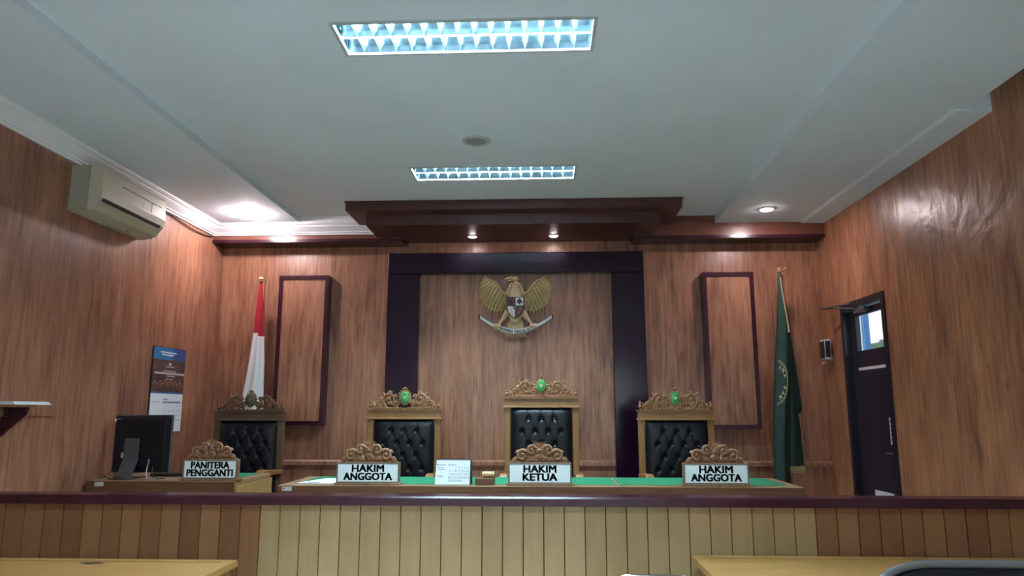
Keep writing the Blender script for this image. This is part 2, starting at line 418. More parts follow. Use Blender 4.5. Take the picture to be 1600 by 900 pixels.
# ================================================================== lights
for i, (tx, ty) in enumerate(TROFF):
    t = thing('ceiling_light', ['fluorescent louvre ceiling light nearest the camera, in the middle of the ceiling',
        'smaller-looking fluorescent louvre ceiling light close to the wooden canopy', 'added unseen louvre ceiling light above the camera',
        'added unseen louvre ceiling light behind the camera', 'added unseen louvre ceiling light near the rear wall'][i], 'ceiling light', (tx, ty, CZ), 'fluorescent ceiling lights')
    x0, x1, y0, y1 = tx-TW/2, tx+TW/2, ty-TD/2, ty+TD/2; f = .017
    bm = B()
    for a in ((x0, x1, y0, y0+f), (x0, x1, y1-f, y1), (x0, x0+f, y0+f, y1-f), (x1-f, x1, y0+f, y1-f)): box(bm, a[0], a[1], a[2], a[3], CZ-.008, CZ+.012)
    build('frame', bm, 'frame_grey', t)
    bm = B(); hz = CZ+.085                    # housing: open box of thin walls
    box(bm, x0+.013, x1-.013, y0+.013, y1-.013, hz, hz+.01)
    box(bm, x0+.013, x0+.016, y0+.013, y1-.013, CZ+.005, hz); box(bm, x1-.016, x1-.013, y0+.013, y1-.013, CZ+.005, hz)
    build('housing', bm, 'mirror', t)
    bm = B()                                   # parabolic side reflectors, two troughs
    for k in (0, 1):
        ya = y0+f+k*(TD-2*f)/2; yb = ya+(TD-2*f)/2
        for s, yy in ((1, ya), (-1, yb)):
            pr = [(yy+s*.004*0, CZ+.002), (yy+s*.008, CZ+.028), (yy+s*.022, CZ+.055), (yy+s*.048, CZ+.082)]
            A = [bm.verts.new((x0+.017, p[0], p[1])) for p in pr]; C = [bm.verts.new((x1-.017, p[0], p[1])) for p in pr]
            for j in range(3): bm.faces.new((A[j], A[j+1], C[j+1], C[j]))
    build('reflector', bm, 'mirror', t, smooth=True)
    for k in (0, 1):
        yc = y0+f+(TD-2*f)*(.25+.5*k)
        bm = B(); tube(bm, [(x0+.03, yc, CZ+.058), (x1-.03, yc, CZ+.058)], .013, 10); build('tube', bm, 'tube', t, smooth=True)
    bm = B()
    for k in (0, 1):
        ya = y0+f+k*(TD-2*f)/2; yb = ya+(TD-2*f)/2
        for j in range(1, 15):
            xx = x0+f+j*(TW-2*f)/15
            prism(bm, [(xx-.001, CZ+.001), (xx+.001, CZ+.001), (xx+.008, CZ+.030), (xx-.008, CZ+.030)], ya+.003, yb-.003, 'y')
    box(bm, x0+f, x1-f, ty-.002, ty+.002, CZ+.001, CZ+.03)
    build('louvre', bm, 'aluminium', t)
def downlight(x, y, z, r, label, bulb=False, name='downlight', glow='down'):
    t = thing(name, label, 'downlight', (x, y, z), 'ceiling downlights')
    bm = B(); lathe(bm, [(r*1.0, -.002), (r*1.0, -.008), (r*1.35, -.005), (r*1.42, 0), (r*1.0, 0)], (x, y, z), n=28); build('trim_ring', bm, 'cornice', t, smooth=True)
    bm = B()
    if bulb: ball(bm, (x, y, z-.022), r*.95, (1, 1, .55), seg=20)
    else: lathe(bm, [(r*.2, -.014), (r*.75, -.012), (r*.98, -.006), (r*.98, -.003)], (x, y, z), n=28)
    build('bulb', bm, 'down_bulb' if bulb else glow, t, smooth=True)
downlight(-2.60, 6.02, LZ, .060, 'round downlight with protruding glowing bulb near the air conditioner', True)
downlight(1.94, 6.02, RZ, .052, 'round glowing downlight in the ceiling above the green flag')
downlight(-.645, 6.45, 3.022, .036, 'left of the two small downlights in the wooden canopy', glow='down_soft')
downlight(.112, 6.45, 3.022, .036, 'right of the two small downlights in the wooden canopy', glow='down_soft')
t = thing('ceiling_speaker', 'round pale speaker grille in the ceiling between the two fluorescent lights', 'speaker', (-.43, 4.52, CZ))
bm = B(); lathe(bm, [(.072, -.003), (.078, -.010), (.094, -.006), (.098, 0), (.072, 0)], (-.43, 4.52, CZ), n=36); build('trim_ring', bm, 'frame_grey', t, smooth=True)
bm = B(); lathe(bm, [(.02, -.007), (.073, -.005), (.073, -.001)], (-.43, 4.52, CZ), n=36); build('grille', bm, 'speaker', t, smooth=True)

# ================================================================== furniture behind the rail
DT = .95
def desk(name, x0, x1, y0, y1, label, pads, sticker, side):
    t = thing(name, label, 'desk', ((x0+x1)/2, (y0+y1)/2, PZ))
    bm = B(); box(bm, x0, x1, y0, y1, DT-.028, DT); build('desktop', bm, 'desk_top', t, bev=.004)
    bm = B(); box(bm, x0+.001, x1-.001, y0-.012, y0+.008, DT-.075, DT-.003); build('front_edge', bm, 'desk', t)
    bm = B(); box(bm, x0+.03, x1-.03, y0+.02, y0+.04, PZ, DT-.028); build('front_panel', bm, 'desk', t)
    for a in (x0+.02, x1-.045):
        bm = B(); box(bm, a, a+.025, y0+.04, y1-.02, PZ, DT-.028); build('side_panel', bm, side, t)
    for a, b in pads:
        bm = B(); box(bm, a, b, y0+.085, y1-.012, DT-.001, DT+.002); build('felt_inlay', bm, 'felt', t)
    sx = sticker
    bm = B(); box(bm, sx, sx+.062, y0-.0135, y0-.011, DT-.034, DT-.008); box(bm, sx+.006, sx+.018, y0-.0142, y0-.013, DT-.026, DT-.015, 1)
    build('inventory_sticker', bm, ['sticker', 'papergrey'], t)
    return t
desk('judges_desk', -1.69, 1.61, 4.62, 5.22, 'long wooden judges desk with three green felt inlays behind the rail',
     [(-1.60, -.62), (-.60, .47), (.49, 1.54)], -1.66, 'desk_side')
ck = desk('clerk_desk', -3.09, -2.07, 4.85, 5.48, 'short wooden clerk desk with one green felt inlay, at the left wall', [(-2.43, -2.14)], -3.03, 'desk_side')
bm = B(); box(bm, -2.072, -2.055, 4.85, 5.48, .42, DT-.03); build('modesty_board', bm, 'desk_side', ck)

def crest(t, cx, y, z, dark):
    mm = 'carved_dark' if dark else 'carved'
    bm = B(); T = .0100; zo = z
    for s in (-1, 1):
        X = lambda a: cx+s*a
        def sc(c, r, a0, turns, th, sg, tail=None):
            b2 = [(q[0], q[1]) for q in tail] if tail else None
            pts, rad = [], []
            if b2:
                for i, q in enumerate(b2): pts.append((X(q[0]), y, z+q[1])); rad.append(th*(.45+.55*i/len(b2)))
            for i in range(25):
                q = i/24; a = a0+sg*turns*2*PI*q; rr = r*(1-q)+r*.2*q
                pts.append((X(c[0]+rr*math.cos(a)), y-.006*q, z+c[1]+rr*math.sin(a))); rad.append(th*(1-.35*q))
            tube(bm, pts, rad, 7); ball(bm, pts[-1], th*1.3, seg=8)
        sc((.125, .062), .056, -.9, 1.35, T, 1, [(.062, .010), (.10, .006), (.14, .006)])      # large volute
        sc((.128, .062), .030, 2.4, 1.1, T*.7, -1)
        sc((.215, .030), .027, 2.9, 1.2, T*.8, -1, [(.180, .085), (.182, .060)])
        sc((.062, .040), .024, 0, 1.2, T*.75, 1)
        sc((.248, .022), .015, 3.1, 1.1, T*.6, 1)
        sc((.165, .028), .020, 2.2, 1.1, T*.6, 1); sc((.090, .040), .020, -.6, 1.1, T*.6, -1); sc((.082, .088), .017, 3.4, 1.0, T*.6, -1); sc((.192, .060), .014, 0, 1.0, T*.55, 1)
        for k in range(5):                                                                 # tuft of leaves on top of the volute
            a = PI/2+(k-2)*.5; leaf(bm, (X(.122), z+.108), (X(.122+.026*math.cos(a)), z+.108+.024*math.sin(a)), .014, .008, y-.003)
        for (px, pz, qx, qz) in ((.165,.10,.186,.118),(.18,.07,.204,.082),(.19,.012,.235,.055),(.15,.02,.176,.05),(.10,.03,.125,.06),(.07,.07,.088,.1),(.235,.02,.262,.05),(.05,.01,.09,.028),(.16,.05,.15,.085)):
            leaf(bm, (X(px), z+pz), (X(qx), z+qz), .017, .009, y)
        ball(bm, (X(.277), y, z+.022), .015, (1, 1, 1.05)); ball(bm, (X(.277), y, z+.043), .011, (1.1, 1, .6)); ball(bm, (X(.277), y, z+.054), .006)
        for k in range(9): ball(bm, (X(.03+k*.028), y-.004, z+.006), .0085, (1.3, 1, .8), seg=8)
    for k in range(13):                                                                    # wreath round the medallion
        a = -.45+k*(PI+.9)/12
        leaf(bm, (cx+.026*math.cos(a), z+.072+.03*math.sin(a)), (cx+.062*math.cos(a), z+.074+.074*math.sin(a)), .021, .012, y-.004)
    tube(bm, [(cx+.040*math.cos(a/24*2*PI), y-.010, z+.077+.047*math.sin(a/24*2*PI)) for a in range(25)], .006, 6, caps=False)
    ball(bm, (cx, y-.006, z+.143), .012, (1.5, .8, .7))
    box(bm, cx-.28, cx+.28, y-.006, y+.012, z-.004, z+.008)
    for v in bm.verts: v.co.z = zo+(v.co.z-zo)*1.14
    c = build('carved_crest', bm, mm, t, smooth=True)
    bm = B(); ball(bm, (cx, y-.016, z+.088), 1, (.036, .012, .050), seg=24)
    md = build('medallion', bm, 'badgedull' if dark else 'badge', c, smooth=True); md['label'] = 'dull green medallion' if dark else 'bright green oval medallion'
    bm = B()
    for k in range(8):
        a = k*PI/4; ball(bm, (cx+.011*math.cos(a), y-.0275, z+.090+.011*math.sin(a)), .0048, (1, .5, 1), seg=8)
    ball(bm, (cx, y-.028, z+.090), .0052, (1, .6, 1), seg=8)
    tube(bm, [(cx+.027*math.cos(a/20*2*PI), y-.0240, z+.088+.038*math.sin(a/20*2*PI)) for a in range(21)], .0012, 5, caps=False)
    build('rosette', bm, 'carved' if dark else 'badgegold', md, smooth=True)

def judge_chair(cx, y, top, label, dark=False, w=.60, group='high-backed court chairs'):
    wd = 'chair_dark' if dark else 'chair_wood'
    t = thing('judge_chair', label, 'chair', (cx, y-.25, PZ), group)
    h = w/2
    bm = B()
    prism(bm, [(y-.035, top-.008), (y-.035, top), (y+.035, top), (y+.035, top-.008)], cx-h-.006, cx+h+.006, 'x')
    box(bm, cx-h+.004, cx+h-.004, y-.026, y+.03, top-.062, top-.008)
    prism(bm, [(y-.036, top-.078), (y-.030, top-.062), (y+.035, top-.062), (y+.035, top-.078)], cx-h-.004, cx+h+.004, 'x')
    build('top_rail', bm, wd, t)
    for s in (-1, 1):
        bm = B(); xo = cx+s*h; xi = cx+s*(h-.052)
        prism(bm, [(min(xo-s*.004, xi), 0+y-.022), (max(xo-s*.004, xi), y-.022), (max(xo-s*.004, xi), y+.028), (min(xo-s*.004, xi), y+.028)], PZ, top-.078, 'z')
        build('back_post', bm, wd, t, bev=.004)
    # tufted leather
    x0, x1, z0, z1 = cx-h+.052, cx+h-.052, .62, top-.080; nx, nz = 60, 84
    but = []; dz = .098; sp = .103
    for r in range(8):
        zz = z1-.085-r*dz
        if zz < z0+.04: break
        xs = (-1, 0, 1) if r % 2 == 0 else (-1.5, -.5, .5, 1.5)
        for q in xs: but.append((cx+q*sp, zz))
    def hgt(x, z):
        ex = min(x-x0, x1-x)/.045; ez = min(z-z0, z1-z)/.045
        d = .040*(1-math.exp(-max(ex, 0)*1.6))*(1-math.exp(-max(ez, 0)*1.6))
        for bx, bz in but:
            r2 = (x-bx)**2+(z-bz)**2
            if r2 < .02:
                d -= .017*math.exp(-r2/.00026)
                an = math.atan2(z-bz, x-bx); rr = math.sqrt(r2)
                if z < bz: d += .0022*math.cos(an*9)*math.exp(-((rr-.022)/.018)**2)
            for s in (-1, 1):                        # folds running down to the next row
                ux, uz = s*sp*.5, -dz; L2 = ux*ux+uz*uz; tt = ((x-bx)*ux+(z-bz)*uz)/L2
                if 0 < tt < 1:
                    q2 = ((x-bx)-ux*tt)**2+((z-bz)-uz*tt)**2; d -= .0030*math.exp(-q2/.00012)
        for q in (-1, 0, 1):
            if z > but[0][1]: d -= .0035*math.exp(-((x-cx-q*sp)**2)/.00014)
        return d
    bm = B(); G = []
    for j in range(nz+1):
        z = z0+(z1-z0)*j/nz; G.append([bm.verts.new((x0+(x1-x0)*i/nx, y-.008-hgt(x0+(x1-x0)*i/nx, z), z)) for i in range(nx+1)])
    for j in range(nz):
        for i in range(nx): bm.faces.new((G[j][i], G[j][i+1], G[j+1][i+1], G[j+1][i]))
    for f in bm.faces: f.smooth = True
    box(bm, x0-.001, x1+.001, y-.006, y+.022, z0, z1+.002)
    lt = build('leather_back', bm, 'leather', t)
    for bx, bz in but:
        bm = B(); ball(bm, (bx, y-.008-hgt(bx, bz)-.003, bz), .008, (1, .6, 1), seg=10); build('button', bm, 'leather', lt, smooth=True)
    bm = B()
    for s in (x0+.004, x1-.004):
        bm = B(); k = z0+.01
        while k < z1: ball(bm, (s, y-.014, k), .0042, seg=6); k += .021
        box(bm, s-.0012, s+.0012, y-.012, y-.008, z0+.005, z1-.005); build('nail_trim', bm, 'brass', t, smooth=True)
    crest(t, cx, y, top+.004, dark)
    # seat, arms, legs
    sb = y-.52
    bm = B(); box(bm, cx-h+.01, cx+h-.01, sb, y-.02, .58, .625); build('seat_frame', bm, wd, t, bev=.006)
    bm = B(); box(bm, cx-h+.05, cx+h-.05, sb+.02, y-.03, .62, .70); build('seat', bm, 'leather', t, bev=.03)
    for s in (-1, 1):
        bm = B(); xa = cx+s*(h-.022)
        ar = [(y-.02, .905), (y-.20, .915), (y-.36, .93), (y-.43, .925), (y-.45, .90), (y-.43, .875), (y-.36, .87), (y-.20, .878), (y-.02, .87)]
        ar = [(a, b+.03) for a, b in ar]
        prism(bm, ar, min(xa-.032, xa+.032), max(xa-.032, xa+.032), 'x'); build('armrest', bm, 'chair_wood' , t, bev=.008)
        bm = B(); box(bm, xa-.025, xa+.025, y-.42, y-.37, .60, .91); build('arm_post', bm, wd, t, bev=.004)
        bm = B(); box(bm, xa-.026, xa+.026, sb+.01, sb+.062, PZ, .59); build('leg', bm, wd, t, bev=.004)
    return t
judge_chair(-1.113, 5.78, 1.428, 'high-backed black tufted chair with carved crest, behind the desk calendar, left of centre')
judge_chair(-.012, 5.78, 1.520, 'tallest black tufted court chair with carved crest, directly under the winged emblem')
judge_chair(1.050, 5.78, 1.422, 'high-backed black tufted chair with carved crest, in front of the right maroon post')
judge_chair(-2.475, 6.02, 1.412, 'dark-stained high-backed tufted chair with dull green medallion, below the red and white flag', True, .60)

# nameplates
def nameplate(cx, y, w, lines, label, z=DT, widths=None, fs=.062, rz=0):
    t = thing('nameplate', label, 'nameplate', (cx, y, z), 'carved nameplates on the desks')
    h = w/2; zb = z+.004
    bm = B(); box(bm, cx-h-.012, cx+h+.012, y-.004, y+.075, z, z+.014); build('base', bm, 'carved_plate', t, bev=.003)
    bm = B(); box(bm, cx-h, cx+h, y+.006, y+.050, zb+.010, zb+.138); build('plate_box', bm, 'chair_wood', t, bev=.002)
    bm = B(); z0, z1 = zb+.008, zb+.136; f = .009
    for a in ((cx-h, cx+h, z0, z0+f), (cx-h, cx+h, z1-f, z1), (cx-h, cx-h+f, z0+f, z1-f), (cx+h-f, cx+h, z0+f, z1-f)): box(bm, a[0], a[1], y, y+.010, a[2], a[3])
    build('plate_frame', bm, 'platefrm', t)
    bm = B(); box(bm, cx-h+f-.001, cx+h-f+.001, y+.003, y+.009, z0+f-.001, z1-f+.001); pf = build('plate_face', bm, 'plateface', t)
    bm = B()
    for k, s in enumerate(lines):
        zz = z0+f+.061-.050*k
        put_text(bm, s, fs, lambda u, v: (cx+u, y+.0022, zz+v), bold=.046, width=widths[k])
    build('lettering', bm, 'platetxt', pf)
    # carved crest
    bm = B(); yy = y+.026; zc = z1; T = .0085; k0 = w/.405
    for s in (-1, 1):
        X = lambda a: cx+s*a*k0
        def sc(c, r, a0, turns, th, sg):
            pts, rad = [], []
            for i in range(23):
                q = i/22; a = a0+sg*turns*2*PI*q; rr = r*(1-q)+r*.2*q
                pts.append((X(c[0]+rr*math.cos(a)), yy-.012-.008*q, zc+c[1]+rr*math.sin(a))); rad.append(th*(1.15-.5*q))
            tube(bm, pts, rad, 7); ball(bm, pts[-1], th*1.2, seg=8)
        sc((.060, .072), .034, -2.4, -1.3+.0, T*1.1, 1) if False else sc((.052, .078), .033, 2.7, 1.15, T*1.15, -1)
        sc((.112, .046), .038, 2.5, 1.2, T*1.2, -1)
        sc((.112, .042), .018, -.6, .9, T*.7, -1)
        sc((.160, .016), .017, 2.4, 1.1, T*.8, -1)
        for k in range(6):
            a0 = .15+k*.24; leaf(bm, (X(.020+k*.004), zc+.012), (X(.03+.10*math.cos(a0)), zc+.008+.075*math.sin(a0)), .022, .013, yy-.002)
        for (px, pz, qx, qz) in ((.09,.008,.15,.03),(.14,.004,.188,.014),(.08,.05,.10,.085),(.03,.02,.065,.05),(.125,.01,.14,.055),(.135,.075,.158,.062),(.10,.02,.13,.05)):
            leaf(bm, (X(px), zc+pz), (X(qx), zc+qz), .02, .012, yy-.004)
    for k in range(9):
        a = k*2*PI/9+.2; leaf(bm, (cx, zc+.078), (cx+.028*math.cos(a), zc+.078+.026*math.sin(a)), .018, .008, yy-.016)
    ball(bm, (cx, yy-.024, zc+.078), .010, (1, .6, 1))
    for k in range(7):
        a = PI/2+(k-3)*.16; leaf(bm, (cx+(k-3)*.008, zc+.098), (cx+(k-3)*.0125, zc+.098+.036), .012, .008, yy-.006)
    for k in range(5):
        a = -PI/2+(k-2)*.5; leaf(bm, (cx, zc+.052), (cx+.040*math.cos(a), zc+.052+.046*math.sin(a)), .022, .012, yy-.010)
    box(bm, cx-h*.92, cx+h*.92, yy-.010, yy+.010, zc-.002, zc+.006)
    prism(bm, [(cx-h*.74, zc), (cx-h*.56, zc+.04), (cx-h*.30, zc+.070), (cx, zc+.092), (cx+h*.30, zc+.070), (cx+h*.56, zc+.04), (cx+h*.74, zc)], yy+.010, yy+.016, 'y')
    build('carved_crest', bm, 'carved_plate', t, smooth=True)
    return t
ny = 4.645
nameplate(-1.123, ny, .405, ['HAKIM', 'ANGGOTA'], 'carved nameplate reading HAKIM ANGGOTA beside the loose papers, left end of judges desk', widths=[.205, .310])
nameplate(-.022, ny, .400, ['HAKIM', 'KETUA'], 'carved nameplate reading HAKIM KETUA in front of the tallest chair', widths=[.205, .215])
nameplate(1.083, ny, .405, ['HAKIM', 'ANGGOTA'], 'carved nameplate reading HAKIM ANGGOTA near the green flag, right end of judges desk', widths=[.205, .310])
nameplate(-2.258, 4.868, .375, ['PANITERA', 'PENGGANTI'], 'carved nameplate reading PANITERA PENGGANTI on the clerk desk', widths=[.262, .315])

# desk calendar
t = thing('desk_calendar', 'white spiral desk calendar standing between two nameplates', 'calendar', (-.578, 4.69, DT))
bm = B(); prism(bm, [(4.655, DT+.001), (4.665, DT+.001), (4.708, DT+.150), (4.752, DT+.001), (4.762, DT+.001), (4.712, DT+.158), (4.704, DT+.158)], -.690, -.462, 'x'); build('stand', bm, 'black', t)
def calp(u, v):                                     # page surface
    return (-.578+u, 4.6515+v*(.0495/.156)-.001, DT+.004+v)
bm = B(); vs = [bm.verts.new(calp(*q)) for q in ((-.114, 0), (.108, 0), (.108, .150), (-.110, .150))]; f_ = bm.faces.new(vs)
r_ = bmesh.ops.extrude_face_region(bm, geom=[f_]); bmesh.ops.translate(bm, verts=[v for v in r_['geom'] if isinstance(v, bmesh.types.BMVert)], vec=(0, .003, 0))
pg = build('page', bm, 'paper', t)
bm = B()
def calt(u, v): p = calp(u, v); return (p[0], p[1]-.0012, p[2])
dd = 1
for r in range(5):
    for c in range(7):
        if (r == 0 and c < 2) or dd > 31: continue
        put_text(bm, str(dd), .017, lambda u, v: calt(-.022+c*.0195+u, .096-r*.0195+v), bold=.01); dd += 1
for k, (a, b, z) in enumerate(((-.10, -.05, .118), (-.035, .02, .118), (-.10, -.06, .100), (-.10, -.055, .090), (-.10, -.07, .055), (-.10, -.06, .045))):
    vs = [bm.verts.new(calt(*q)) for q in ((a, z), (b, z), (b, z+.0035), (a, z+.0035))]; bm.faces.new(vs)
vs = [bm.verts.new(calt(*q)) for q in ((-.105, .117), (-.099, .117), (-.099, .127), (-.105, .127))]; bm.faces.new(vs)
build('print', bm, 'papergrey', pg)
bm = B()
for k in range(26):
    x = -.685+k*.0085
    tube(bm, [(x, 4.700+.0085*math.cos(a*PI/4), DT+.156+.0085*math.sin(a*PI/4)) for a in range(9)], .0011, 4, caps=False)
build('spiral_binding', bm, 'grey', t)
# gavel and block
bm = B(); box(bm, -.432, -.312, 4.640, 4.740, DT, DT+.045); tag(build('gavel_block', bm, 'desk', base=(-.372, 4.69, DT), bev=.003), 'square dark wooden sounding block on the judges desk edge', 'block')
t = thing('gavel', 'small turned wooden gavel lying on the sounding block', 'gavel', (-.36, 4.69, DT+.045))
bm = B(); lathe(bm, [(.014, -.040), (.0195, -.037), (.0195, -.028), (.0165, -.026), (.0195, -.022), (.018, 0), (.0195, .022), (.0165, .026), (.0195, .028), (.0195, .037), (.014, .040)], (-.352, 4.69, DT+.0645), 'x', 20); build('head', bm, 'gavel', t, smooth=True)
bm = B(); tube(bm, [(-.352, 4.70, DT+.0645), (-.345, 4.76, DT+.063), (-.33, 4.90, DT+.052)], [.007, .006, .009], 10); build('handle', bm, 'gavel', t, smooth=True)
# papers
bm = B(); prism(bm, [(-1.60, 4.70), (-1.36, 4.68), (-1.345, 5.0), (-1.50, 5.02)], DT+.002, DT+.007, 'z')
pp = build('paper_sheets', bm, 'paper', base=(-1.47, 4.85, DT)); tag(pp, 'loose white papers lying at the left end of the judges desk', 'papers')
bm = B(); prism(bm, [(-1.54, 4.715), (-1.46, 4.71), (-1.455, 4.75), (-1.53, 4.755)], DT+.007, DT+.0075, 'z'); build('printed_mark', bm, 'papergrey', pp)

# monitor
mx0, mx1, mz0, mz1, my = -3.060, -2.640, .985, 1.388, 5.06
t = thing('computer_monitor', 'black computer monitor seen from behind on the clerk desk', 'monitor', (-2.85, my, DT))
bm = B(); box(bm, mx0, mx1, my, my+.022, mz0, mz1); build('screen_bezel', bm, 'grey', t, bev=.006)
bm = B()
o = [(mx0+.004, mz0+.004), (mx1-.004, mz0+.004), (mx1-.004, mz1-.004), (mx0+.004, mz1-.004)]; q = [(mx0+.03, mz0+.03), (mx1-.03, mz0+.03), (mx1-.03, mz1-.035), (mx0+.03, mz1-.035)]
A = [bm.verts.new((a, my, b)) for a, b in o]; C = [bm.verts.new((a, my-.035, b)) for a, b in q]
for k in range(4): bm.faces.new((A[k], A[(k+1) % 4], C[(k+1) % 4], C[k]))
bm.faces.new(C); bm.faces.new(A[::-1]); build('back_cover', bm, 'monblack', t, bev=.004)
bm = B(); prism(bm, [(my-.036, 1.225), (my-.058, 1.225), (my-.062, 1.08), (my-.135, DT+.008), (my-.12, DT+.004), (my-.040, 1.07)], -2.945, -2.845, 'x'); build('stand_neck', bm, 'grey', t, bev=.002)
bm = B(); prism(bm, [(-2.985, my-.15), (-2.845, my-.15), (-2.835, my+.06), (-2.96, my+.06)], DT+.001, DT+.010, 'z')
box(bm, -2.945, -2.895, my-.152, my-.1, DT+.010, DT+.026); build('stand_foot', bm, 'grey', t, bev=.002)
bm = B(); box(bm, -2.975, -2.952, my-.0375, my-.035, 1.09, 1.125); box(bm, mx0+.012, mx0+.055, my-.030, my-.012, mz1-.048, mz1-.028); build('label_sticker', bm, 'sticker', t)
def cable(pts, r, nm, lab, m='black', base=None):
    bm = B(); P = [Vector(p) for p in pts]; out = []
    for i in range(len(P)-1):
        p0, p1, p2, p3 = P[max(i-1, 0)], P[i], P[i+1], P[min(i+2, len(P)-1)]
        for k in range(6):
            s = k/6; out.append(.5*((2*p1)+(-p0+p2)*s+(2*p0-5*p1+4*p2-p3)*s*s+(-p0+3*p1-3*p2+p3)*s**3))
    out.append(P[-1]); tube(bm, out, r, 6)
    return tag(build(nm, bm, m, smooth=True, base=base or pts[0]), lab, 'cable')
bm = B()
for pts in ([(-2.74, my-.036, 1.03), (-2.73, my-.06, .985), (-2.70, my-.09, .956), (-2.62, my-.08, .954)],):
    tube(bm, pts, .003, 6)
build('cable', bm, 'grey', t, smooth=True)
bm = B(); tube(bm, [(-2.77, my-.036, 1.08), (-2.76, my-.08, .99), (-2.73, my-.12, .955), (-2.66, my-.13, .954)], .003, 6); build('cable', bm, 'sticker', t, smooth=True)
bm = B(); tube(bm, [(-3.0, my-.04, 1.02), (-3.03, my-.08, .985), (-3.05, my-.10, .975), (-2.98, my-.14, .957), (-2.93, my-.16, .955)], .003, 6); build('cable', bm, 'black', t, smooth=True)
bm = B(); box(bm, -2.83, -2.52, my+.10, my+.22, DT+.001, DT+.022); tag(build('keyboard', bm, 'black', base=(-2.67, my+.16, DT), bev=.004), 'low black keyboard lying in front of the monitor screen', 'keyboard')

# wall calendar on the left wall
t = thing('wall_calendar', 'tall wall calendar with blue header and group photo, hung on the left wall', 'calendar', (XL, 5.83, 1.25))
y0, y1 = 5.575, 6.085
def wc(y, z, d=0): return (XL+.012+d, y, z)
def slab(name, ya, yb, za, zb, m, par, d=.0, th=.004):
    bm = B(); box(bm, XL+.012+d-th, XL+.012+d, ya, yb, za, zb); return build(name, bm, m, par)
slab('backing', y0, y1, 1.24, 1.935, 'black', t, -.002, .008)
pgc = slab('date_page', y0+.004, y1, 1.245, 1.56, 'paper', t, .002)
ph = slab('photo_print', y0+.004, y1, 1.56, 1.83, 'photo', t, .002)
hd = slab('blue_header', y0+.004, y0+.30, 1.83, 1.93, 'blue', t, .002); hd2 = slab('navy_header', y0+.30, y1, 1.83, 1.93, 'navyblue', t, .002)
slab('teal_line', y0+.004, y1, 1.555, 1.568, 'blue', t, .003)
bm = B()
for (a, b, z) in ((y0+.10, y0+.34, 1.885), (y0+.12, y0+.30, 1.865)):
    k = a
    while k < b: box(bm, XL+.0145, XL+.0155, k, k+.012, z, z+.012); k += .017
build('header_lines', bm, 'paper', hd)
bm = B()
for (a, b, z, h) in ((.24, .28, 1.79, .018), (.20, .32, 1.772, .008), (.16, .36, 1.735, .008), (.03, .50, 1.712, .016), (.22, .34, 1.695, .009), (.20, .33, 1.672, .006)):
    k = y0+a
    while k < y0+b: box(bm, XL+.0145, XL+.0155, k, k+.011, z, z+h); k += .015
build('photo_caption', bm, 'ribbon', ph)
bm = B()
for k in range(22):
    yy = y0+.02+k*.022; zz = 1.615+.012*math.sin(k*1.7)+.012*math.sin(k/22*PI); ball(bm, (XL+.015, yy, zz+.022), .007, (.2, 1, 1.2), seg=8); box(bm, XL+.0143, XL+.0153, yy-.006, yy+.006, zz-.02, zz+.014, 1)
build('photo_figures', bm, ['skin', 'carved_dark'], ph)
bm = B(); dd = 1; box(bm, XL+.0143, XL+.015, y0+.19, y1-.03, 1.478, 1.492)
box(bm, XL+.0143, XL+.015, y0+.03, y0+.15, 1.485, 1.489); box(bm, XL+.0143, XL+.015, y0+.20, y0+.27, 1.505, 1.513)
for r in range(5):
    for c in range(7):
        if dd > 31: break
        put_text(bm, str(dd), .026, lambda u, v: (XL+.0146, y0+.215+c*.042+u, 1.445-r*.038+v), bold=.01); dd += 1
build('print', bm, 'papergrey', pgc)

# wall shelf with papers on the left wall
t = thing('wall_shelf', 'small dark wooden bracket shelf on the left wall at the photo edge', 'shelf', (XL, 3.9, 1.43))
bm = B(); box(bm, XL, XL+.02, 3.65, 4.12, 1.435, 1.452); box(bm, XL, XL+.16, 3.65, 4.10, 1.437, 1.452); build('board', bm, 'desk', t, bev=.002)
bm = B(); prism(bm, [(XL, 1.437), (XL+.15, 1.437), (XL+.14, 1.40), (XL+.03, 1.30), (XL, 1.27)], 4.035, 4.06, 'y'); build('bracket', bm, 'maroon', t)
bm = B()
for k in range(4): box(bm, XL+.002, XL+.14-.004*k, 3.95, 4.255-.004*k, 1.4525+k*.0045, 1.4565+k*.0045)
tag(build('paper_stack', bm, 'paper', base=(XL+.07, 4.1, 1.4525)), 'thin stack of white papers lying on the wall shelf', 'papers')

# air conditioner
ay0, ay1 = 4.42, 5.22
t = thing('air_conditioner', 'cream wall-mounted air conditioner under the ceiling on the left wall', 'air conditioner', (XL, 4.82, 2.7))
pr = [(XL, 3.035), (XL+.185, 3.035), (XL+.205, 3.015), (XL+.215, 2.86), (XL+.205, 2.81), (XL+.150, 2.735), (XL+.06, 2.71), (XL, 2.715)]
bm = B(); prism(bm, pr, ay0, ay1, 'y'); build('casing', bm, 'ac', t, bev=.006)
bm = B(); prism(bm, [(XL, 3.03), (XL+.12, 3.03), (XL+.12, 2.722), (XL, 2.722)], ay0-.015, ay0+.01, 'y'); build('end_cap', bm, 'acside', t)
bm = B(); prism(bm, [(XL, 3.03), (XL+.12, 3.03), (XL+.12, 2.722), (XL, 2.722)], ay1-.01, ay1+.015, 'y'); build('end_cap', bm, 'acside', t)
bm = B(); prism(bm, [(XL+.2055, 2.806), (XL+.2065, 2.815), (XL+.190, 2.800), (XL+.188, 2.788)], ay0+.03, ay1-.05, 'y')
prism(bm, [(XL+.2075, 2.808), (XL+.196, 2.794), (XL+.190, 2.800), (XL+.2, 2.812)], ay0+.03, ay1-.05, 'y'); build('air_slot', bm, 'acdark', t)
bm = B(); prism(bm, [(XL+.2105, 2.948), (XL+.2125, 2.948), (XL+.2125, 2.953), (XL+.2105, 2.953)], ay0+.22, ay1-.06, 'y'); build('panel_seam', bm, 'acdark', t)
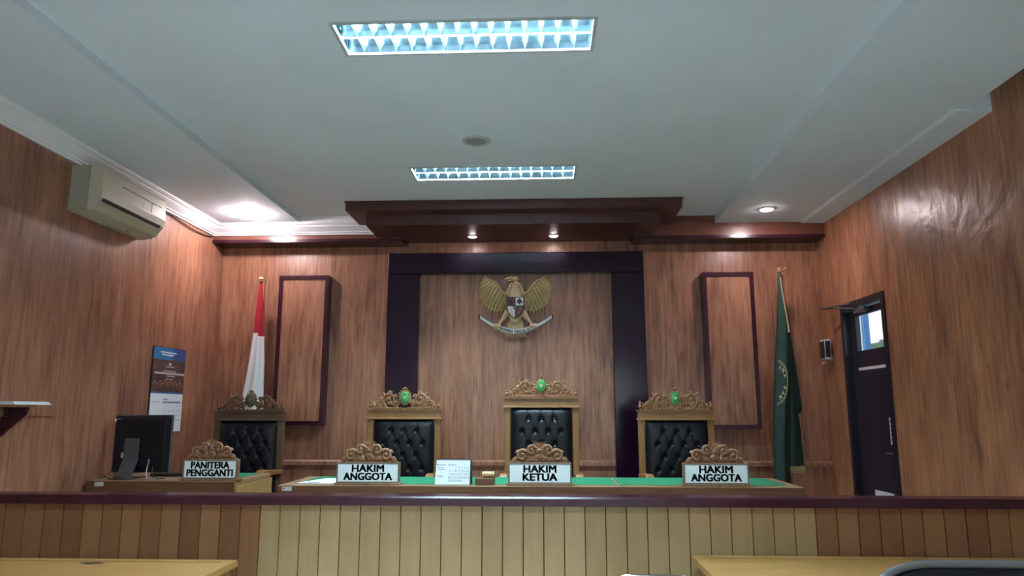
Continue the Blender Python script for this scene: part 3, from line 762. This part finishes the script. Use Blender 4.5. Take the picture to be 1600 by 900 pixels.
bm = B(); prism(bm, [(XL+.212, 2.875), (XL+.2155, 2.875), (XL+.2142, 2.925), (XL+.210, 2.925)], ay0+.49, ay0+.59, 'y'); build('sticker', bm, 'sticker', t)
bm = B(); prism(bm, [(XL+.212, 2.862), (XL+.2158, 2.862), (XL+.2142, 2.94), (XL+.210, 2.94)], ay0+.60, ay1-.03, 'y'); build('display', bm, 'acside', t)
bm = B(); ball(bm, (XL+.10, ay0+.52, 2.712), .014); build('drain_cap', bm, 'acside', t, smooth=True)
cable([(XL+.02, ay1+.012, 2.99), (XL+.015, ay1+.12, 3.03), (XL+.012, ay1+.45, 3.035), (XL+.02, 6.0, 3.008), (XL+.012, 6.30, 3.018), (XL+.012, 6.44, 3.045)], .006, 'power_cable', 'thin dark cable running from the air conditioner along the cornice')

# ================================================================== emblem on the back wall
ECX, EZT, K = -.252, 2.676, .000965
def e(px, pz): return (ECX+(px-555)*K, EZT-(pz-190)*K)
EY = 6.655
t = thing('eagle_emblem', 'golden winged eagle emblem with shield and white ribbon on the back wall', 'emblem', (ECX, YB, 2.1))
def interp(pl, u):
    s = u*(len(pl)-1); i = min(int(s), len(pl)-2); f = s-i
    return (pl[i][0]*(1-f)+pl[i+1][0]*f, pl[i][1]*(1-f)+pl[i+1][1]*f)
for sgn in (-1, 1):
    bm = B()
    mp = lambda p: e(555+sgn*(555-p[0])*-1 if sgn == 1 else p[0], p[1]) if False else (ECX+(sgn*(555-p[0]))*K, EZT-(p[1]-190)*K)
    rootl = [(268, 200), (300, 222), (335, 238), (370, 262), (395, 300), (420, 340), (455, 368), (492, 385)]
    tipl = [(212, 258), (196, 320), (200, 390), (218, 450), (255, 503), (312, 545), (378, 572), (445, 562), (478, 500)]
    prism(bm, [mp(p) for p in rootl]+[mp((470, 480)), mp((430, 530)), mp((372, 540)), mp((300, 510)), mp((240, 455)), mp((215, 390)), mp((212, 320)), mp((230, 262))], EY, EY+.02, 'y')
    N = 17
    for row, (sc_, nn, yy, ww) in enumerate(((1.06, 17, EY-.002, 32), (.80, 14, EY-.010, 36), (.55, 12, EY-.017, 38), (.30, 10, EY-.023, 38))):
        for i in range(nn):
            u = i/(nn-1); a = interp(rootl, u); b = interp(tipl, u)
            b = (a[0]+(b[0]-a[0])*sc_, a[1]+(b[1]-a[1])*sc_)
            leaf(bm, mp(a), mp(b), ww*K, .008, yy, n=7)
    tube(bm, [(mp(p)[0], EY-.026, mp(p)[1]) for p in [(262, 180)]+rootl+[(520, 372)]], [.004]+[.006+.0014*i for i in range(len(rootl))]+[.016], 8)
    build('wing', bm, 'gold', t, smooth=True)
# body, head, tail, legs
bm = B()
def eb(px, pz, dy=0): a = e(px, pz); return (a[0], EY-.02+dy, a[1])
tube(bm, [eb(557, 240), eb(552, 290), eb(552, 340), eb(555, 400), eb(556, 500), eb(556, 600), eb(558, 650)], [.020, .027, .046, .072, .080, .060, .04], 14, flat=.5)
ball(bm, eb(548, 222, -.012), .026, (1.2, .7, .85), seg=14)
tube(bm, [eb(520, 215, -.016), eb(490, 213, -.018), eb(462, 220, -.018), eb(450, 228, -.018)], [.016, .013, .008, .002], 8, flat=.6)
tube(bm, [eb(520, 232, -.014), eb(495, 237, -.016), eb(470, 238, -.016)], [.010, .007, .002], 8, flat=.6)
for (a, b, c, d) in ((520, 205, 600, 200), (530, 215, 598, 214), (545, 225, 595, 232)): leaf(bm, e(a, b), e(c, d), .018, .008, EY-.03)
for r in range(7):
    n = 3+r
    for k in range(n):
        u = (k-(n-1)/2)/max(1, n-1)*2; hw = 26+r*11
        px = 552+u*hw; pz = 250+r*20
        leaf(bm, e(px, pz), e(px+u*10, pz+30), .022, .007, EY-.040+abs(u)*.016)
for s in (-1, 1):
    for k in range(5): leaf(bm, e(555+s*(38+k*8), 262+k*26), e(555+s*(62+k*9), 270+k*25), .020, .008, EY-.02)
    X = lambda a: 555+s*(a-555)
    tube(bm, [eb(X(625), 540), eb(X(655), 590), eb(X(690), 635), eb(X(715), 668)], [.030, .028, .015, .010], 10, flat=.7)
build('body', bm, 'palegold', t, smooth=True)
for s in (-1, 1):
    bm = B()
    X = lambda a: 555+s*(a-555)
    for k in range(4): tube(bm, [eb(X(715+k*16-10), 668, -.01), eb(X(715+k*18-12), 690, -.028), eb(X(712+k*18-10), 722, -.018)], [.011, .011, .004], 7)
    build('talon', bm, 'palegold', t, smooth=True)
bm = B()
prism(bm, [e(510, 600), e(605, 600), e(635, 725), e(487, 725)], EY-.014, EY+.01, 'y')
for k in range(8): u = (k-3.5)/3.5; leaf(bm, e(556+u*42, 600), e(560+u*80, 735), .028, .008, EY-.012)
for k in range(9): u = (k-4)/4; leaf(bm, e(556+u*70, 745), e(558+u*108, 812-abs(u)*18), .026, .009, EY-.006)
build('tail', bm, 'palegold', t, smooth=True)
bm = B()
def ribz(px): u = (px-558)/350; return 742-150*abs(u)**1.75
def rib(px, off, dy=0): a = e(px, ribz(px)+off); return (a[0], EY-.040+.014*((px-558)/350)**2*2+dy, a[1])
N = 48; rows = []
for i in range(N+1):
    px = 208+i*(908-208)/N; h = 25 if 398 < px < 720 else 17
    if i in (0, N): h = 20
    rows.append([bm.verts.new(rib(px, -h)), bm.verts.new(rib(px, h)), bm.verts.new(rib(px, h, .006)), bm.verts.new(rib(px, -h, .006))])
for i in range(N):
    for j in range(4): bm.faces.new((rows[i][j], rows[i][(j+1) % 4], rows[i+1][(j+1) % 4], rows[i+1][j]))
bm.faces.new(rows[0]); bm.faces.new(rows[-1][::-1])
rb = build('ribbon', bm, 'ribbon', t)
bm = B(); put_text(bm, 'BHINNEKA TUNGGAL IKA', 36, lambda u, v: rib(558+u, -v*1.3+15, -.0015), bold=.03, width=300); build('lettering', bm, 'ink', rb)
bm = B()
for s in (-1, 1):
    for off in (-21, 21):
        tube(bm, [rib(558+s*q, off*(1 if q < 165 else .82), -.001) for q in range(160 if off < 0 else 0, 351, 10)] if True else [], .0016, 5)
    a = rib(558+s*350, 0); prism(bm, [(a[0]-s*.004, a[2]-.018), (a[0]+s*.018, a[2]-.022), (a[0]+s*.010, a[2]), (a[0]+s*.02, a[2]+.018), (a[0]-s*.004, a[2]+.018)], a[1], a[1]+.006, 'y')
build('ribbon_edge', bm, 'ink', rb)
# shield
def shz(px, pz, d, mi, bm): pass
sh_out = [(470, 405), (640, 405), (640, 500), (630, 550), (600, 592), (556, 618), (514, 592), (482, 550), (470, 500)]
bm = B(); prism(bm, [e(*p) for p in sh_out], EY-.064, EY-.03, 'y'); sh = build('shield', bm, 'ink', t)
sh['label'] = 'red, white and black quartered shield'
M['shred'] = mat('shield_red', (.12, .012, .016), .45)
for m, pts in (('shred', [(478, 412), (552, 412), (552, 492), (478, 492)]), ('ribbon', [(559, 412), (633, 412), (633, 490), (559, 490)]),
               ('ribbon', [(479, 498), (552, 498), (552, 608), (518, 586), (489, 546)]), ('shred', [(560, 498), (633, 498), (623, 546), (596, 586), (560, 606)])):
    bm = B(); prism(bm, [e(*p) for p in pts], EY-.067, EY-.060, 'y'); build('quarter', bm, m, sh)
bm = B()                                          # banyan tree
for (a, b, r) in ((597, 432, 13), (583, 446, 12), (611, 446, 12), (597, 450, 15), (578, 460, 8), (616, 460, 8)): ball(bm, (e(a, b)[0], EY-.067, e(a, b)[1]), r*K, (1, .25, 1), seg=10)
prism(bm, [e(592, 455), e(602, 455), e(606, 480), e(588, 480)], EY-.070, EY-.066, 'y'); build('tree_charge', bm, 'ink', sh, smooth=True)
bm = B()                                          # bull head
prism(bm, [e(500, 435), e(530, 435), e(522, 470), e(515, 482), (e(508, 470))], EY-.0705, EY-.066, 'y')
for s in (-1, 1): tube(bm, [(e(515+s*14, 438)[0], EY-.068, e(0, 438)[1]), (e(515+s*28, 430)[0], EY-.068, e(0, 430)[1]), (e(515+s*24, 418)[0], EY-.068, e(0, 418)[1])], [.004, .003, .001], 6)
build('bull_charge', bm, 'ink', sh)
bm = B()                                          # rice and cotton
for k in range(7): p = (492+k*8, 512+k*12+(k*k*.4)); leaf(bm, e(*p), e(p[0]+14, p[1]+8), .008, .003, EY-.067)
build('rice_charge', bm, 'palegold', sh)
bm = B()
tube(bm, [(e(*p)[0], EY-.069, e(*p)[1]) for p in ((580, 575), (596, 560), (612, 535), (616, 515), (600, 520), (585, 540), (578, 560))], .0024, 6); build('chain_charge', bm, 'gold', sh)
bm = B()
prism(bm, [e(556+24*math.cos(PI/2+k*PI/3), 505-24*math.sin(PI/2+k*PI/3)) for k in range(6)], EY-.069, EY-.064, 'y'); st = build('star_field', bm, 'ink', sh)
bm = B(); prism(bm, [e(556+(15 if k % 2 == 0 else 6)*math.cos(PI/2+k*PI/5), 505-(15 if k % 2 == 0 else 6)*math.sin(PI/2+k*PI/5)) for k in range(10)], EY-.072, EY-.068, 'y'); build('star', bm, 'palegold', st)

# ================================================================== flags
def rowat(rows, z):
    for i in range(len(rows)-1):
        a, b = rows[i], rows[i+1]
        if a[0] >= z >= b[0]:
            f = (a[0]-z)/(a[0]-b[0]); return tuple(a[k]*(1-f)+b[k]*f for k in range(1, 5))
    return rows[0][1:] if z > rows[0][0] else rows[-1][1:]
def surf(rows, z, th, folds, amp, ph=0):
    xl, xr, yc, d = rowat(rows, z); xm, hw = (xl+xr)/2, (xr-xl)/2
    k = 1+amp*math.sin(folds*th+ph+.6*z)*min(1, d/.03)
    return (xm+hw*math.cos(th), yc-d*math.sin(th)*k, z)
def drape(rows, folds, amp, ph=0, n=72, m=70, split=None):
    bm = B(); z0, z1 = rows[0][0], rows[-1][0]; R = []
    for j in range(m+1):
        z = z0+(z1-z0)*j/m; R.append([bm.verts.new(surf(rows, z, 2*PI*i/n, folds, amp, ph)) for i in range(n)])
    for j in range(m):
        for i in range(n):
            f = bm.faces.new((R[j][i], R[j][(i+1) % n], R[j+1][(i+1) % n], R[j+1][i]))
            if split and split(f.calc_center_median()): f.material_index = 1
    bm.faces.new(R[0]); bm.faces.new(R[-1][::-1])
    return bm
def pole(t, x, y, zt):
    bm = B(); lathe(bm, [(.15, 0), (.15, .02), (.12, .035), (.04, .06), (.025, .10), (.02, .12)], (x, y, PZ)); build('pole_base', bm, 'pole', t, smooth=True)
    bm = B(); tube(bm, [(x, y, PZ+.05), (x, y, zt)], .012, 12); build('pole', bm, 'pole', t, smooth=True)
fy = 6.42
t = thing('national_flag', 'red and white flag draped on a pole behind the dark-stained chair', 'flag', (-2.60, fy, PZ))
pole(t, -2.585, fy, 2.62)
bm = B(); lathe(bm, [(.016, 0), (.022, .006), (.012, .012), (.026, .024), (.020, .036), (.006, .044)], (-2.612, fy-.01, 2.60)); 
for v in bm.verts: v.co.x += .0
build('finial', bm, 'palegold', t, smooth=True)
rows = [(2.62, -2.622, -2.600, fy, .008), (2.50, -2.638, -2.578, fy, .022), (2.12, -2.655, -2.556, fy, .036), (1.86, -2.680, -2.540, fy, .045), (1.59, -2.716, -2.532, fy, .055), (1.10, -2.75, -2.52, fy, .065), (.55, -2.77, -2.51, fy, .07)]
bm = drape(rows, 5, .28, .4, split=lambda c: c.z < 2.135-(c.x+2.655)*.55)
build('cloth', bm, ['red', 'flagwhite'], t, smooth=True)
gy = 6.42
t = thing('green_flag', 'dark green fringed flag with a round emblem, draped on a pole beside the door', 'flag', (2.14, gy, PZ))
pole(t, 2.14, gy+.01, 2.67)
bm = B(); lathe(bm, [(.016, 0), (.018, .03), (.010, .04)], (2.147, gy, 2.655)); tube(bm, [(2.155, gy, 2.66), (2.185, gy-.01, 2.672), (2.21, gy-.01, 2.70)], [.006, .008, .002], 7); tube(bm, [(2.16, gy, 2.65), (2.178, gy-.02, 2.63), (2.165, gy-.01, 2.622)], .005, 6); build('finial', bm, 'carved_plate', t, smooth=True)
ra = [(2.66, 2.133, 2.158, gy, .010), (2.45, 2.118, 2.175, gy, .026), (2.20, 2.094, 2.20, gy-.01, .04), (1.87, 2.055, 2.20, gy-.01, .055), (1.45, 2.020, 2.16, gy-.01, .065), (1.10, 1.995, 2.125, gy-.01, .065), (.70, 1.985, 2.12, gy-.01, .065)]
FA = (4, .22, .9)
bm = drape(ra, *FA); mc = build('cloth', bm, 'flaggreen', t, smooth=True)
rb_ = [(2.55, 2.14, 2.172, gy+.02, .012), (2.20, 2.13, 2.208, gy+.03, .028), (1.93, 2.13, 2.235, gy+.03, .035), (1.40, 2.12, 2.245, gy+.03, .04), (.935, 2.08, 2.262, gy+.03, .045)]
bm = drape(rb_, 3, .25, 2); build('cloth_fold', bm, 'flaggreen', t, smooth=True)
rc = [(2.30, 2.16, 2.20, gy+.05, .01), (1.93, 2.16, 2.240, gy+.05, .03), (1.65, 2.17, 2.268, gy+.05, .04), (1.43, 2.18, 2.285, gy+.05, .04), (1.38, 2.21, 2.255, gy+.05, .03)]
bm = drape(rc, 3, .25, 1); build('cloth_fold', bm, 'flaggreen', t, smooth=True)
bm = B()
n = 40
for i in range(n):
    a0 = 2*PI*i/n; p = surf(rb_, .937, a0, 3, .25, 2)
    tube(bm, [(p[0], p[1], .945), (p[0]+.003, p[1], .918), (p[0]+random.uniform(-.004, .004), p[1], .888)], [.007, .006, .004], 5)
for i in range(12):
    a0 = 2*PI*i/12; p = surf(rc, 1.385, a0, 3, .25, 1); tube(bm, [(p[0], p[1], 1.39), (p[0], p[1], 1.365)], .006, 5)
build('fringe', bm, 'fringe', t, smooth=True)
bm = B(); tube(bm, [(2.140, gy-.035, 2.60), (2.148, gy-.046, 2.45), (2.158, gy-.052, 2.33), (2.172, gy-.060, 2.18), (2.176, gy-.064, 2.10)], [.004, .006, .006, .007, .009], 7); build('gold_cord', bm, 'fringe', t, smooth=True)
def onA(x, z, d=.004):
    xl, xr, yc, dd = rowat(ra, z); xm, hw = (xl+xr)/2, (xr-xl)/2
    c = max(-1, min(1, (x-xm)/hw)); p = surf(ra, z, math.acos(c), *FA); return (x, p[1]-d, z)
def emb(a, r):                                    # polar on the folded cloth
    z = 1.66+r*.195*math.sin(a); xl = rowat(ra, z)[0]; return onA(xl+.006+r*.088*math.cos(a), z)
bm = B()
for r in (1.0, .93): tube(bm, [emb(-PI/2+.12+i*(PI-.24)/36, r) for i in range(37)], .0016, 5)
word = 'AMA BAN'
for i, ch in enumerate(word):
    if ch == ' ': continue
    a = 1.12-i*.36
    put_text(bm, ch, .30, lambda u, v: emb(a-u*1.1, .66+v*.95), bold=.02)
build('flag_emblem', bm, 'badgegold', mc)

# ================================================================== door, device on the right wall
d = bpy.data.objects.new('door_1', None); COL.objects.link(d); d.location = (XR, (DY0+DY1)/2, PZ); OFF[d.name] = Vector(d.location); d['kind'] = 'structure'
f = .05
bm = B()
for a in ((DY0, DY0+f, PZ, DZ1), (DY1-f, DY1, PZ, DZ1), (DY0+f, DY1-f, DZ1-f, DZ1)): box(bm, XR-.012, XR+.12, a[0], a[1], a[2], a[3])
build('door_frame', bm, 'doorframe', d)
ly0, ly1, lz1, lx = DY0+f+.003, DY1-f-.003, DZ1-f-.014, XR+.045
wy0, wy1, wz0, wz1 = 5.56, 6.08, 1.93, 2.215
wy0, wy1, wz0, wz1 = 5.575, 6.075, 1.905, 2.20
bm = B()
for a in ((ly0, wy0, PZ+.01, lz1), (wy1, ly1, PZ+.01, lz1), (wy0, wy1, wz1, lz1), (wy0, wy1, PZ+.01, wz0)): box(bm, lx, lx+.04, a[0], a[1], a[2], a[3])
lf = build('door_leaf', bm, 'door', d)
bm = B(); box(bm, lx-.004, lx, wy0, wy1, 1.745, 1.768); build('metal_strip', bm, 'sticker', lf)  # flat pale colour paints in the metal's bright reflection
bm = B(); box(bm, lx-.005, lx, wy0-.01, wy1+.01, .35, 1.70); build('lower_panel', bm, 'door', lf, bev=.003)
bm = B(); box(bm, lx+.016, lx+.022, wy0, wy1, wz0, wz1); build('glass_pane', bm, 'glass', lf)
bm = B(); box(bm, lx-.008, lx-.005, 5.575, 5.615, 1.165, 1.365)
for k in range(5): box(bm, lx-.0088, lx-.0078, 5.583, 5.603, 1.195+k*.033, 1.212+k*.033, 1)
build('label_strip', bm, ['sticker', 'ink'], lf)
bm = B(); box(bm, lx-.012, lx, 5.505, 5.53, 1.02, 1.16); tube(bm, [(lx-.01, 5.517, 1.10), (lx-.05, 5.517, 1.10), (lx-.055, 5.60, 1.10)], .008, 8); build('door_handle', bm, 'grey', lf, bev=.002)
bm = B(); box(bm, lx-.008, lx-.004, 5.64, 5.95, .66, .80); build('pale_plate', bm, 'sticker', lf)  # pale plate added in place of a whitish wedge low on the door
bm = B(); box(bm, lx-.045, lx, 5.80, 6.00, 2.212, 2.250); build('closer_body', bm, 'grey', d, bev=.004)
bm = B(); tube(bm, [(lx-.03, 5.93, 2.245), (XR-.06, 6.12, 2.275), (XR-.13, 6.34, 2.30)], .007, 6); tube(bm, [(XR-.13, 6.34, 2.30), (XR-.10, 6.20, 2.30), (XR-.01, 6.02, 2.30)], .007, 6); build('closer_arm', bm, 'grey', d)
# small device on the wall left of the door
t = thing('wall_speaker', 'small grey box speaker on a bracket on the right wall beside the door', 'speaker', (XR, 6.50, 1.85))
bm = B(); box(bm, XR-.075, XR-.02, 6.45, 6.57, 1.865, 2.045); build('casing', bm, 'palepaint', t, bev=.006)
bm = B(); box(bm, XR-.073, XR-.030, 6.446, 6.4505, 1.885, 2.030); box(bm, XR-.079, XR-.074, 6.46, 6.56, 1.88, 2.03); build('grille', bm, 'black', t)
bm = B(); tube(bm, [(XR, 6.51, 1.86), (XR-.05, 6.51, 1.852), (XR-.085, 6.52, 1.826)], [.014, .012, .011], 8); box(bm, XR-.02, XR, 6.48, 6.54, 1.84, 1.90); build('bracket', bm, 'skin', t)

# ================================================================== public side
def table(x0, x1, y0, y1, label):
    t = thing('wooden_table', label, 'table', ((x0+x1)/2, (y0+y1)/2, 0), 'wooden tables before the partition')
    bm = B(); fr = .05
    box(bm, x0, x1, y0, y1, .722, .748); build('tabletop', bm, 'table', t, bev=.003)
    bm = B(); o = [(x0, y0), (x1, y0), (x1, y1), (x0, y1)]; i_ = [(x0+fr, y0+fr), (x1-fr, y0+fr), (x1-fr, y1-fr), (x0+fr, y1-fr)]
    for k in range(4): prism(bm, [o[k], o[(k+1) % 4], i_[(k+1) % 4], i_[k]], .7485, .751, 'z')
    build('edge_band', bm, 'table', t)
    for a in (x0+.03, x1-.07):
        for b in (y0+.03, y1-.07):
            bm = B(); box(bm, a, a+.045, b, b+.045, 0, .722); build('leg', bm, 'table', t, bev=.003)
    bm = B(); box(bm, x0+.05, x1-.05, y1-.06, y1-.04, .36, .722); build('modesty_panel', bm, 'table', t)
table(-2.98, -1.385, 2.62, 3.335, 'worn light wooden table at the bottom left of the photo')
table(.69, 2.35, 2.78, 3.53, 'light wooden table at the bottom right, behind the black padded chair')
bm = B(); prism(bm, [(-2.07, 3.25), (-2.02, 3.225), (-1.95, 3.245), (-2.0, 3.262)], .751, .7515, 'z'); tag(build('table_scratch', bm, 'acdark', base=(-2.0, 3.25, .751)), 'dark chipped mark on the surface of the left wooden table', 'mark')
# padded chair (only the top of the back shows)
t = thing('padded_chair', 'black padded chair with a grey rounded rim, bottom right corner', 'chair', (1.345, 2.15, 0))
cx, cy, w2, top = 1.345, 2.42, .31, .942
def arch(w2, zb, zt, r, n=10):
    p = [(-w2, zb)]
    for k in range(n+1): a = PI-(PI/2)*k/n; p.append((-w2+r+r*math.cos(a), zt-r*.42+r*.42*math.sin(a)))
    for k in range(n+1): a = PI/2-(PI/2)*k/n; p.append((w2-r+r*math.cos(a), zt-r*.42+r*.42*math.sin(a)))
    p.append((w2, zb)); return p
def archy(x): return .035*(x/w2)**2
ap = arch(w2, .50, top, .18)
bm = B(); tube(bm, [(cx+a, cy-archy(a), b) for a, b in ap], .013, 10); build('back_rim', bm, 'rim', t, smooth=True)
bm = B(); ip = arch(w2-.012, .52, top-.012, .17)
A = [bm.verts.new((cx+a, cy-archy(a)-.022, b)) for a, b in ip]; C = [bm.verts.new((cx+a, cy-archy(a)+.022, b)) for a, b in ip]; k = len(ip)
for i in range(k): bm.faces.new((A[i], A[(i+1) % k], C[(i+1) % k], C[i]))
bm.faces.new(A); bm.faces.new(C[::-1]); build('backrest', bm, 'leather', t, bev=.008)
bm = B(); box(bm, cx+.02, cx+.13, cy-.030, cy-.022, top-.095, top-.060); build('label_sticker', bm, 'sticker', t)
bm = B(); box(bm, cx-.27, cx+.27, cy-.52, cy-.02, .42, .50); build('seat', bm, 'leather', t, bev=.03)
for sx in (-.25, .25):
    for yy in (cy-.48, cy-.02):
        bm = B(); tube(bm, [(cx+sx, yy, .43), (cx+sx*1.08, yy, 0)], .013, 8); build('leg', bm, 'chrome', t, smooth=True)
# chrome chair beside the right table
t = thing('chrome_chair', 'chrome-framed chair whose silver top just shows left of the right table', 'chair', (.45, 3.05, 0))
cx, cy = .447, 3.08; hw = .152; zt = .748
def loop(zb, zt, hw, r=.03): return [(-hw, zb), (-hw, zt-r), (-hw+r*.3, zt-r*.3), (-hw+r, zt), (hw-r, zt), (hw-r*.3, zt-r*.3), (hw, zt-r), (hw, zb)]
bm = B(); tube(bm, [(cx+a, cy, b) for a, b in loop(.05, zt, hw)], .012, 10); build('back_frame', bm, 'chrome', t, smooth=True)
bm = B(); box(bm, cx-hw, cx+hw, cy-.008, cy+.008, .52, zt-.02); build('backrest', bm, 'chrome', t, bev=.004)
bm = B(); box(bm, cx-.17, cx+.17, cy-.40, cy-.02, .42, .46); build('seat', bm, 'leather', t, bev=.012)
for sx in (-1, 1):
    bm = B(); tube(bm, [(cx+sx*.15, cy, .012), (cx+sx*.15, cy-.38, .012), (cx+sx*.15, cy-.38, .43)], .010, 8); build('leg', bm, 'chrome', t, smooth=True)

# ================================================================== outside the door
bm = B(); box(bm, XR+.13, 40, -10, 60, -.15, -.02); struct('ground', bm, 'ground'); bpy.data.objects['ground']['kind'] = 'structure'
bm = B(); box(bm, 3.50, 3.56, 7.86, 8.7, 0, 3.2); box(bm, 3.49, 3.50, 7.90, 8.03, 0, 3.2, 1)
tag(build('porch_post', bm, ['bluepaint', 'palepaint'], base=(3.53, 8.28, 0)), 'blue and pale painted porch post outside, seen through the door window', 'post')
bm = B(); random.seed(3)
for k in range(46):
    c = Vector((9.5+random.uniform(-.7, .7), 20.7+random.uniform(-2.0, 1.8), 2.7+random.uniform(-.5, .45)))
    r = random.uniform(.22, .5); dd_ = bmesh.ops.create_icosphere(bm, subdivisions=2, radius=r)
    for v in dd_['verts']: v.co = v.co*(1+random.uniform(-.18, .18))+c
tube(bm, [(9.5, 20.7, 0), (9.5, 20.7, 2.5)], .18, 8)
tag(build('garden_tree', bm, 'leaf', base=(9.5, 20.7, 0)), 'green tree outside, seen low through the door window', 'tree')
